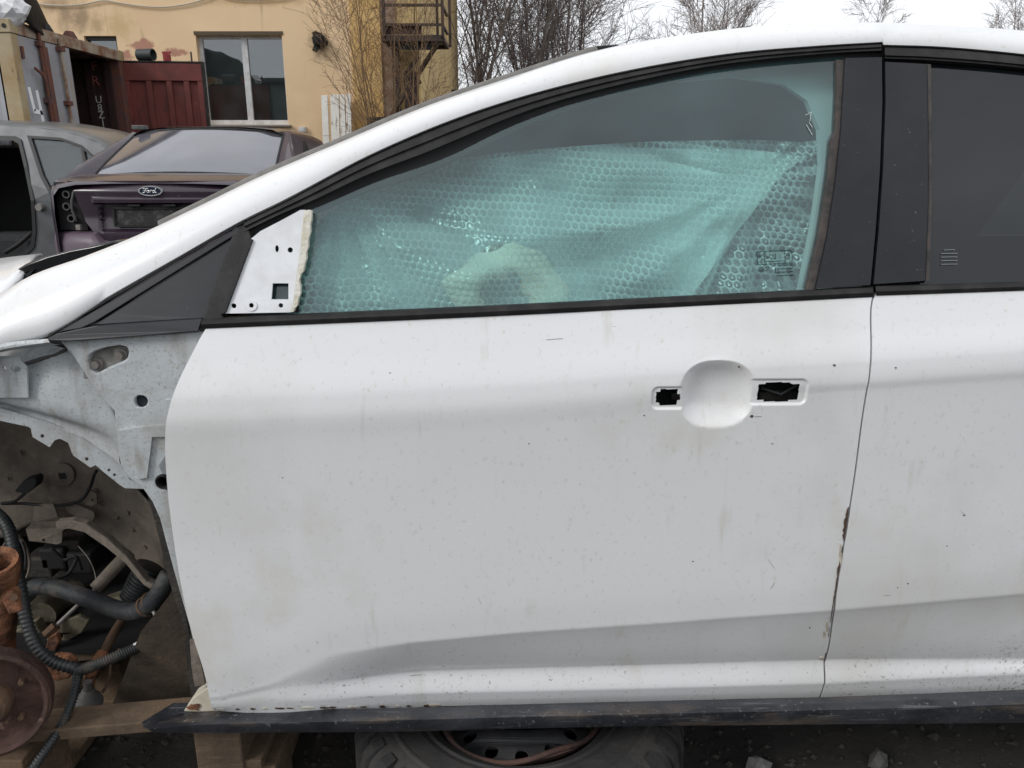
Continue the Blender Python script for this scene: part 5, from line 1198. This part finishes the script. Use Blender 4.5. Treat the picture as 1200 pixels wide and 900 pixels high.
me = bpy.data.meshes.new('foam_sheet'); bm.to_mesh(me); bm.free(); o = bpy.data.objects.new('foam_sheet', me); COL.objects.link(o); me.materials.append(MATS['white_plastic']); tag(o, 'crumpled white sheeting on the container in the top left corner', 'plastic sheet')
# clutter along the top rail and above the red door
cl = [(54, 32, 'dark rag lying on the container rail beside the tarpaulin'), (75, 38, 'small rusty bracket lying halfway along the container rail')]
for i, (u, v, lab) in enumerate(cl):
    y = [8.25, 8.75][i]; o = MB().lathe([(0, .09), (.05, .08), (.08, .03), (.09, 0)], (CX - .08, y, CH - .006), (0, .1, 1), 7).make('rail_clutter', c_rust if i else black); tag(o, lab, 'scrap')
pz = CH - .113
o = MB().lathe([(.062, -.11), (.075, -.11), (.075, .11), (.062, .11)], RDp(.32, .01, pz + .075), (.98, -.2, .0), 18, True).make('pipe_offcut', mat('grey_green_pipe', (.035, .045, .045), .6), None, True, 50); tag(o, 'grey pipe offcut lying on top of the open red container door', 'pipe')
o = MB().lathe([(0, .09), (.05, .085), (.05, 0)], RDp(.585, .01, pz + .0), (0, 0, 1), 12).make('red_valve', mat('red_valve_paint', (.28, .03, .03), .5), None, True, 40); MB().bar(RDp(.53, .01, pz + .105), RDp(.64, .01, pz + .105), .025, .025).make('valve_handle', MATS['red_valve_paint'], o); tag(o, 'small red valve standing on top of the open container door', 'valve')
o = MB().tube([RDp(.9, .01, pz), RDp(.9, .01, pz + .12)], .012, 6).make('bent_hook', fe_m); tag(o, 'thin rusty hook sticking up at the outer end of the red container door', 'hook')
# ================================================================== purple saloon
pur = empty('purple_saloon', 'dark purple saloon seen from behind with empty number plate holder', 'car', None, (-2.43, 4.19, 0))
p_paint = mat('dusty_dark_purple_paint', (.024, .0115, .024), .3, coat=.5, var=(.034, .020, .033), vscale=6, layers=[((.08, .062, .068), 3, .60, .9, 8, (1, 1, 1), 5, .5), ((.3, .28, .27), 70, .73, .77, 2, (1, 1, 1), 6, .7)])
p_roof = p_paint
LFT = .08
wS = [(0, .665), (.06, .72), (.2, .80), (.5, .86), (1.0, .885), (2.5, .895), (3.8, .87), (4.3, .78), (4.55, .60)]
zS = [(0, 1.03), (.05, 1.06), (.5, 1.10), (.7, 1.05), (1.2, 1.03), (3.0, 1.03), (3.3, 1.02), (4.0, .95), (4.45, .82), (4.55, .7)]
wC = cat(wS, 80); zC = cat(zS, 80)
def sec(s):
    w_ = interp(s, wC); zt = interp(s, zC)
    h = [(0, zt + .012), (.4*w_, zt + .010), (.75*w_, zt + .002), (.92*w_, zt - .02), (.985*w_, zt - .07), (w_, zt - .20), (w_, .62), (.99*w_, .42), (.94*w_, .26)]
    return [(-x, s, z + LFT) for (x, z) in h[::-1]] + [(x, s, z + LFT) for (x, z) in h[1:]]
st_ = [.02, .05, .1, .18, .28, .4, .5, .6, .75, .9, 1.2, 1.6, 2.0, 2.5, 3.0, 3.3, 3.7, 4.0, 4.25, 4.4, 4.5, 4.55]
body = MB().grid([sec(s) for s in st_]); body.add(sec(4.55), [tuple(range(17))])
body.make('body', p_paint, pur, True, 50)
box('underbody', (-.8, .1, .26 + LFT), (.8, 4.4, .34 + LFT), black, pur)
# boot lid with ridge and plate recess
def lidy(x, z):
    y = .028 * sstep(1.00, 1.055, z) * 1.2
    ridge = sstep(.415, .395, abs(x)) * sstep(.915, .925, z) * sstep(.965, .955, z)
    rec = sstep(.385, .36, abs(x)) * sstep(.73, .75, z) * sstep(.925, .915, z)
    cur = .05 * (x / .6) ** 2
    low = -.02 * sstep(.85, .70, z)
    return y - .030 * ridge + .035 * rec + cur + low
R = []
for j in range(70):
    z = 1.062 - (1.062 - .55) * j / 69; hw = interp(z, [(.55, .30), (.66, .36), (.72, .42), (.80, .485), (.95, .53), (1.05, .56)])
    R.append([(hw * (-1 + 2 * i / 110), lidy(hw * (-1 + 2 * i / 110), z), z + LFT) for i in range(111)])
lid = MB().grid(R).make('boot_lid', p_paint, pur, True, 35)
# top lip of boot lid
R = [[(x, .05 * (x/.6)**2 + d, z + LFT) for x in [-.60 + 1.2 * i / 40 for i in range(41)]] for (d, z) in ((.036, 1.055), (.03, 1.068), (.06, 1.079), (.2, 1.095))]
MB().grid(R).make('boot_lip', p_paint, lid, True, 50)
# tail lamp openings: dark pocket with bare sockets
for s in (-1, 1):
    q = MB().grid([[(s * (.50 + .20 * i / 6), .07 + .02 * ((i / 6) ** 2) + .012 * noise.noise(Vector((i, j, s))), .74 + .32 * j / 8 + LFT) for i in range(7)] for j in range(9)]).make('tail_lamp_opening', black, pur, True)
    for (dx, z) in ((.60, .98), (.61, .90), (.59, .82)): MB().lathe([(.018, -.03), (.026, -.03), (.026, .02)], (s * dx, .07, z + LFT), (0, 1, 0), 12, False).make('lamp_socket', mat('dirty_grey_plastic', (.10, .10, .10), .6, var=(.05,.05,.05), vscale=30) if 'dirty_grey_plastic' not in MATS else MATS['dirty_grey_plastic'], q, True, 40)
    MB().tube(cat([(s * .55, .05, 1.0 + LFT), (s * .57, .035, .9 + LFT), (s * .555, .04, .8 + LFT)], 10), .008, 6).make('loose_wire', MATS['dirty_grey_plastic'], q, True)
    MB().box((s * .535 - .015, .01, .745 + LFT), (s * .535 + .015, .04, .78 + LFT)).make('metal_clip', zinc, q)
# bumper
R = []
for (d, z, k) in ((.10, .735, 0), (-.02, .73, 0), (-.07, .715, 0), (-.095, .66, 0), (-.10, .55, 0), (-.09, .40, 0), (-.02, .30, 0)):
    row = []
    for i in range(41):
        t = -1 + 2 * i / 40; x = .80 * t; row.append((x * (1 - .02 * (z < .4)), d + .26 * abs(t) ** 4, z + LFT - (.0 if abs(x) > .38 else (.06 if z > .7 else 0)) * sstep(.42, .34, abs(x))))
    R.append(row)
MB().grid(R).make('rear_bumper', mat('skylit_purple_bumper', (.085, .055, .085), .45, var=(.12, .09, .11), vscale=5), pur, True, 50)  # paler than the body to paint light on the upward-facing bumper
# number plate holder, empty, with twisted frame marks
ph = MB(); px0, px1, pz0, pz1 = -.275, .275, .772 + LFT, .892 + LFT
ph.box((px0, .012, pz0), (px1, .03, pz1)); pho = ph.make('number_plate_holder', mat('dirty_black_holder', (.018, .018, .019), .6, var=(.06, .06, .06), vscale=22, vr=(.5, .62), bump=.5, bscale=40), lid, bevel=.004)
for (a, b) in (((px0, pz0), (px1, pz0)), ((px0, pz1), (px1, pz1)), ((px0, pz0), (px0, pz1)), ((px1, pz0), (px1, pz1))): MB().bar((a[0], .008, a[1]), (b[0], .008, b[1]), .014, .014, (0, 1, 0)).make('holder_rim', black, pho)
for x in (-.12, .12): box('plate_lamp', (x - .04, -.02, .905 + LFT), (x + .04, .02, .917 + LFT), black, lid)
# oval badge with script lettering
chrome = mat('pitted_chrome', (.72, .73, .75), .25, metal=.7); navy = mat('dark_blue_enamel', (.012, .018, .045), .3)
bz = 1.005 + LFT
n = 40
ov = lambda a, b, y: [Vector((a * cos(2*pi*i/n), y, bz + b * sin(2*pi*i/n))) for i in range(n)]
def ovalring(a0, b0, a1, b1, y0, y1):
    A = ov(a0, b0, y0); B = ov(a1, b1, y0); C = ov(a0, b0, y1); m_ = MB()
    m_.add(A + B, [(i, (i+1) % n, n+(i+1) % n, n+i) for i in range(n)]); m_.add(A + C, [(i, (i+1) % n, n+(i+1) % n, n+i) for i in range(n)]); return m_
bd = ovalring(.082, .034, .072, .026, -.012, .03).make('badge', chrome, lid)
m_ = MB().add(ov(.073, .027, -.008), [tuple(range(n))]); m_.make('badge_field', navy, bd)
# hand-drawn script: F o r d
strokes = [[(-.048, .012), (-.040, .017), (-.028, .013), (-.012, .017)], [(-.030, .014), (-.036, -.004), (-.046, -.013), (-.052, -.008)], [(-.044, .001), (-.026, .002)],
           [(-.016, .004), (-.024, -.002), (-.022, -.011), (-.013, -.011), (-.009, -.003), (-.015, .004), (-.006, .003)],
           [(.0, .004), (-.003, -.012)], [(-.001, -.004), (.006, .004), (.011, .002)],
           [(.030, .002), (.020, .002), (.014, -.006), (.018, -.012), (.027, -.008), (.032, .002)], [(.040, .017), (.033, .004), (.029, -.009), (.034, -.013), (.042, -.007)]]
m_ = MB()
for s in strokes: m_.tube([(x, -.010, bz + z) for x, z in cat(s, 10)], .0034, 6)
m_.make('badge_lettering', chrome, bd, True)
# rear window, pillars, roof
rg = glass('dusty_rear_window', (.10, .10, .12), 2.9, rough=.05, dirt_haze=.15, dirt_haze_col=(.50, .49, .57), dscale=5)
Zb, Zt = 1.115 + LFT, 1.445 + LFT
def rearg(o): 
    R = []
    for j in range(9):
        t = j / 8; s = .50 + .62 * t; z = Zb + (Zt - Zb) * (t ** .9); hw = .67 - .08 * t
        R.append([(hw * (-1 + 2 * i / 16), s + .12 * (i / 8 - 1) ** 2 - .05 + o, z - .03 * (i / 8 - 1) ** 2) for i in range(17)])
    return R
RW = rearg(0); MB().grid(RW).make('rear_window', rg, pur, True, 60)
MB().tube([RW[j][0] for j in range(9)], .010, 6).tube([RW[j][-1] for j in range(9)], .010, 6).tube(RW[-1], .010, 6).tube(RW[0], .012, 6).make('rear_window_seal', rubber, pur, True)
def gsec(s):
    zr_ = interp(s, cat([(1.0, 1.44), (1.3, 1.462), (1.8, 1.47), (2.3, 1.455), (2.5, 1.43)], 40)) + LFT
    h = [(0, zr_ + .012), (.35, zr_ + .006), (.52, zr_ - .012), (.60, zr_ - .05), (.655, zr_ - .14), (.80, 1.04 + LFT)]
    return [(-x, s, z) for (x, z) in h[::-1]] + [(x, s, z) for (x, z) in h[1:]]
MB().grid([gsec(s) for s in (1.13, 1.25, 1.5, 1.8, 2.1, 2.4)]).make('roof', p_roof, pur, True, 50)
for sg in (-1, 1):
    ed = [RW[j][0 if sg < 0 else -1] for j in range(9)]
    outer = [(sg * (.83 - .20 * (t ** 1.3)), .42 + .85 * t, 1.06 + LFT + .36 * t ** .85) for t in [k / 8 for k in range(9)]]
    top_c = (sg * .57, 1.135, 1.425 + LFT)
    rows_loft('rear_pillar', [ed, [tuple((Vector(a) + Vector(b)) / 2 + Vector((sg * .03, -.01, .012))) for a, b in zip(ed, outer)], outer], 14, p_paint, pur, 4)
    rows_loft('pillar_side', [outer, [(sg * (.84 - .17 * (t ** 1.3)), .60 + .85 * t, 1.04 + LFT + .34 * t ** .85) for t in [k / 8 for k in range(9)]]], 14, p_paint, pur, 2)
    f = [(sg * .79, .62, 1.07 + LFT), (sg * .795, 1.5, 1.06 + LFT), (sg * .66, 1.5, 1.37 + LFT), (sg * .675, 1.15, 1.34 + LFT)]
    q = MB().add([Vector(p) + Vector((sg * .016, 0, .0)) for p in f] + [Vector(p) for p in f], [(0,1,2,3),(4,5,6,7),(0,4,5,1),(1,5,6,2),(2,6,7,3),(3,7,4,0)]).make('side_window', dark_glass if False else mat('dark_side_glass', (.02, .025, .03), .08) if 'dark_side_glass' not in MATS else MATS['dark_side_glass'], pur)
# front windscreen slope closes the roof
MB().grid([gsec(2.4), [(x * 1.05, 3.2, 1.03 + LFT) for (x, _, _) in gsec(2.4)]]).make('windscreen', MATS['dark_side_glass'], pur, True)
# folded rag / lamp stub at the roof's left edge
o = MB().box((-.60, 1.12, 1.44 + LFT), (-.50, 1.2, 1.475 + LFT)).make('roof_clip', MATS['dirty_grey_plastic'], pur, bevel=.006)
def wheel(par, c, ax, r=.32, w_=.2):
    wv = MB().lathe([(r * .62, -w_/2), (r * .9, -w_/2), (r, -w_/2 + .03), (r, w_/2 - .03), (r * .9, w_/2), (r * .62, w_/2)], c, ax, 32).make('wheel', tyre_m, par, True, 40)
    MB().lathe([(0, .06), (.05, .06), (.06, .03), (r * .5, .05), (r * .62, .09), (r * .63, -.09)], c, ax, 32).make('rim', rim_m, wv, True, 40)
for sx in (-1, 1):
    for s in (.95, 3.65): wheel(pur, (sx * .78, s, .32), (sx, 0, 0), .32)

# ================================================================== grey hatchback (door missing) beyond it
gr = empty('grey_hatchback', 'grey hatchback with a missing door beside the purple saloon', 'car')
GY = 6.03
g_paint = mat('dull_silver_grey_paint', (.17, .175, .18), .35, metal=.4, coat=.3, var=(.12, .125, .13), vscale=4)
g_dark = mat('dark_door_seal', (.02, .021, .022), .5)
def gs(o=0): return lambda x, z: GY + o + .28 * max(0, z - 1.0)
roofl = [(-420, 215), (-330, 170), (-220, 152), (-100, 146), (0, 147.5), (40, 149.5), (75, 154), (100, 161), (118, 169), (128, 178)]
side_out = roofl + [(131, 200), (133, 240), (136, 300), (134, 340), (-430, 345), (-432, 250)]
ap = [(-96, 300), (-112, 260), (-96, 176), (-88, 168), (-20, 161), (16, 162), (23, 166), (30, 195), (38, 235), (40, 270), (38, 288), (28, 298), (0, 303), (-60, 312)]
rw_ = [(36, 161.5), (72, 164), (94, 172), (108, 184), (118, 200), (119, 218), (60, 224), (50, 205)]
plate('body_side', side_out, gs(), .06, g_paint, gr, holes=[ap, rw_], maxseg=25, smooth=False)
def offs(pts, k): 
    cx = sum(p[0] for p in pts) / len(pts); cy = sum(p[1] for p in pts) / len(pts); return [(cx + (p[0] - cx) * k, cy + (p[1] - cy) * k) for p in pts]
plate('door_seal', offs(ap, 1.035), gs(-.012), .03, g_dark, gr, holes=[offs(ap, .965)])
rwg = plate('side_window', offs(rw_, 1.02), gs(.012), .006, glass('grey_green_side_window', (.30, .36, .36), 1.9, dirt_haze=.10, dirt_haze_col=(.45, .5, .5), dscale=3), gr)
plate('window_trim', offs(rw_, 1.10), gs(-.010), .02, g_dark, gr, holes=[offs(rw_, .985)])
plate('pillar_divider', [(94, 172), (97.5, 174), (106, 212), (102, 213)], gs(-.012), .02, g_dark, rwg)
# roof and rear, going across
eg = [on(u, v, gs()) for (u, v) in cat(roofl, 50)]
MB().grid([[p + Vector((0, dy, dz)) for p in eg] for (dy, dz) in ((0, 0), (.04, .022), (.2, .05), (.6, .07), (1.0, .05), (1.2, .0))]).make('roof', g_paint, gr, True, 60)
rp = [on(u, v, gs()) for (u, v) in [(128, 178), (131, 200), (133, 240), (136, 300), (134, 340)]]
MB().grid([[p + Vector((dx, dy, 0)) for p in rp] for (dx, dy) in ((0, 0), (.05, .06), (.06, .3), (.06, .9), (0, 1.25))]).make('tailgate', g_paint, gr, True, 60)
tl_ = plate('tail_lamp', [(108, 189), (112, 186), (122, 192), (123, 210), (104, 212), (100, 204)], gs(-.03), .05, mat('red_lamp_plastic', (.40, .02, .02), .2), gr, bevel=.01)
MB().box((-7.0, GY + 1.20, .3), (-3.7, GY + 1.26, 1.0)).make('far_side', g_paint, gr)
MB().box((-7.0, GY + .06, .26), (-3.7, GY + 1.2, .32)).make('floor', black, gr)
bs = MB().box((-5.05, GY + .15, .33), (-4.5, GY + .6, .62)).make('seat', seat_cloth, gr, bevel=.06); MB().bar((-4.45, GY + .37, .55), (-4.25, GY + .37, 1.2), .46, .16, (1, 0, 0)).make('backrest', seat_cloth, bs, bevel=.04)
box('cabin_blackout', (-4.25, GY + .9, .33), (-3.75, GY + 1.19, 1.3), black, gr); box('cabin_blackout', (-6.9, GY + 1.1, .33), (-4.25, GY + 1.19, 1.42), black, gr); box('cabin_blackout', (-6.9, GY + .3, 1.40), (-3.9, GY + 1.09, 1.42), black, gr)  # black boxes added so the door opening stays dark
MB().tube(cat([on(6, 296, gs(.03)), on(22, 286, gs(.03)), on(38, 272, gs(.03))], 8), .02, 8).make('belt_reel_strap', black, gr, True)
MB().lathe([(0, -.03), (.03, -.03), (.035, .0), (.03, .03)], on(47, 243, gs(-.02)), (0, 1, 0), 14).make('door_striker', zinc, gr, True, 40)
for x in (-6.2, -4.0): wheel(gr, (x, GY + .12, .30), (0, -1, 0), .30, .18); wheel(gr, (x, GY + 1.14, .30), (0, 1, 0), .30, .18)

# ================================================================== bare trees
bark = mat('grey_brown_birch_bark', (.20, .17, .155), .9, var=(.34, .31, .29), vscale=3, vr=(.5, .7))
twig_m = mat('haze_paled_twigs', (.25, .205, .19), .9)  # brown lightened to paint in distance haze
twig_t = mat('tan_twigs', (.23, .145, .08), .9)
def tree(name, base, H, seed, label, stems=1, spread=.35, r0=None, n1=16, n2=7, n3=6, fan=0.5, group=None, tm=None, bm_=None, lean=(0, 0), first=.2, tw=.006):
    rr = random.Random(seed); T = MB(); K = MB(); r0 = r0 or H * .0075
    root = empty(name, label, 'tree' if H > 5 else 'bush', group, base)
    def limb(p, d, L_, r, nseg, mb, seg, up, wob):
        pts = [p.copy()]; rad = [r]; q = p.copy(); dd = d.normalized()
        for i in range(nseg):
            dd = (dd + Vector((rr.gauss(0, wob), rr.gauss(0, wob), rr.gauss(0, wob) + up))).normalized(); q = q + dd * (L_ / nseg); pts.append(q.copy()); rad.append(max(r * (1 - .85 * (i + 1) / nseg), tw * .5))
        mb.tube(pts, rad, seg, False); return pts, rad
    def pick(pts, rad, t):
        f = t * (len(pts) - 1); i = min(int(f), len(pts) - 2); k = f - i; return pts[i].lerp(pts[i+1], k), rad[i] * (1 - k) + rad[i+1] * k, (pts[i+1] - pts[i]).normalized()
    for s in range(stems):
        a = rr.uniform(0, 2*pi); d = Vector((cos(a) * spread * (stems > 1) + lean[0] + rr.gauss(0, .03), sin(a) * spread * (stems > 1) + lean[1], 1))
        hs = H * rr.uniform(.75, 1) if stems > 1 else H
        P0, R0 = limb(Vector((rr.uniform(-.1, .1) * (stems > 1), rr.uniform(-.1, .1) * (stems > 1), -.05)), d, hs, r0 * rr.uniform(.7, 1), 9, T, 6, .03, .05)
        for b in range(n1):
            t = first + (.97 - first) * (b + rr.random()) / n1; p, r, dd = pick(P0, R0, t); a = rr.uniform(0, 2*pi)
            side_ = Vector((cos(a), sin(a), 0)); d1 = dd * .75 + side_ * fan + Vector((0, 0, .15)); L1 = hs * (.42 - .25 * t) * rr.uniform(.7, 1.2)
            P1, R1 = limb(p, d1, L1, max(r * .5, tw), 6, T if r > tw * 3 else K, 5, .05, .09)
            for c in range(n2):
                t2 = .2 + .78 * (c + rr.random()) / n2; p2, r2, dd2 = pick(P1, R1, t2); sd_ = Vector((rr.gauss(0, 1), rr.gauss(0, 1), rr.gauss(0, .5))).normalized(); L2 = L1 * (.5 - .22 * t2) * rr.uniform(.6, 1.2)
                P2, R2 = limb(p2, dd2 * .7 + sd_ * .6, L2, max(r2 * .55, tw * .8), 4, K, 3, .03, .12)
                for e in range(n3):
                    t3 = .25 + .73 * (e + rr.random()) / n3; p3, r3, dd3 = pick(P2, R2, t3); sd_ = Vector((rr.gauss(0, 1), rr.gauss(0, 1), rr.gauss(0, .5))).normalized()
                    limb(p3, dd3 * .7 + sd_ * .6, L2 * rr.uniform(.3, .6), tw * .62, 3, K, 3, -.02, .14)
    T.make('trunk', bm_ or bark, root, True); K.make('crown', tm or twig_m, root)
    return root
def gpos(u, Y): p = at(u, 190, Y); return (p.x, Y, 0)
def tree_copy(src, name, base, H0, H, rz, label, group):
    r = empty(name, label, 'tree', group, base); r.rotation_euler = (0, 0, rz); r.scale = (H / H0,) * 3
    for ch in list(src.children):
        c = ch.copy(); COL.objects.link(c); c.parent = r
    return r
G1 = 'bare trees behind the low garage'; G2 = 'far trees beyond the roof'
tA = tree('birch_tree', gpos(546, 19), 9.5, 101, 'pale bare birch with a straight trunk, second tree right of the fire escape', n1=30, n2=10, n3=7, group=G1, first=.12, tw=.008, fan=.42)
tree_copy(tA, 'birch_tree', gpos(514, 21.5), 9.5, 10.4, 2.1, 'slender bare tree directly right of the fire escape', G1)
tree_copy(tA, 'birch_tree', gpos(572, 23), 9.5, 10.8, 4.0, 'thin bare tree standing between the pale birch and the dense dark clump', G1)
tree_copy(tA, 'birch_tree', gpos(604, 20), 9.5, 9.8, 5.2, 'bare tree on the left side of the dense dark twig clump', G1)
tree_copy(tA, 'birch_tree', gpos(657, 22), 9.5, 10.2, 1.0, 'bare tree on the right side of the dense dark twig clump', G1)
tree('bare_clump', gpos(632, 20.5), 8.6, 7, 'dense dark multi-stemmed bare tree rising over the white car roof', stems=8, spread=.16, n1=14, n2=7, n3=5, r0=.045, fan=.30, first=.08, tw=.009, group=G1, bm_=twig_m)
tC = tree('birch_tree', gpos(678, 21), 7.8, 21, 'low spreading bare tree at the right end of the tree row', n1=26, n2=12, n3=8, fan=.85, first=.2, tw=.009, lean=(.10, 0), group=G1)
tree_copy(tC, 'bare_tree', gpos(815, 36), 7.8, 11.2, 2.0, 'rounded bare tree crown showing over the middle of the white roof', G2)
tree_copy(tC, 'bare_tree', gpos(838, 38), 7.8, 10.2, 5.0, 'slightly lower bare crown right of the rounded one over the roof', G2)
tree_copy(tC, 'bare_tree', gpos(1006, 42), 7.8, 9.6, 0.6, 'smallest bare tree crown above the white roof near the door joint', G2)
tree_copy(tC, 'bare_tree', gpos(1166, 38), 7.8, 9.2, 3.0, 'bare tree crown at the top right corner above the roof', G2)
tree_copy(tC, 'bare_tree', gpos(1206, 39), 7.8, 8.9, 4.4, 'half hidden bare crown at the right edge of the photo', G2)
tree('bare_bush', (at(464, 150, BY - .9).x, BY - .9, 0), 4.8, 55, 'bare tan birch saplings in front of the yellow plaster strip', stems=8, spread=.17, n1=12, n2=5, n3=4, r0=.020, fan=.5, tm=twig_t, bm_=twig_t, first=.22, tw=.0042, lean=(-.05, 0))

# ---- long shed across the yard behind the viewer, mirrored in the building's window
sh = empty('long_shed', 'long grey shed across the yard, mirrored in the window glass', 'shed', None, (0, -27, 0))
q = MB().box((-40, -6, 0), (30, 0, 6.0)); q.make('wall', mat('grey_green_shed_cladding', (.13, .15, .14), .9, var=(.10, .115, .11), vscale=1), sh)
MB().box((-40.4, -6.4, 6.001), (30.4, .4, 6.25)).make('roof', mat('dark_shed_roof', (.07, .07, .07), .9), sh)
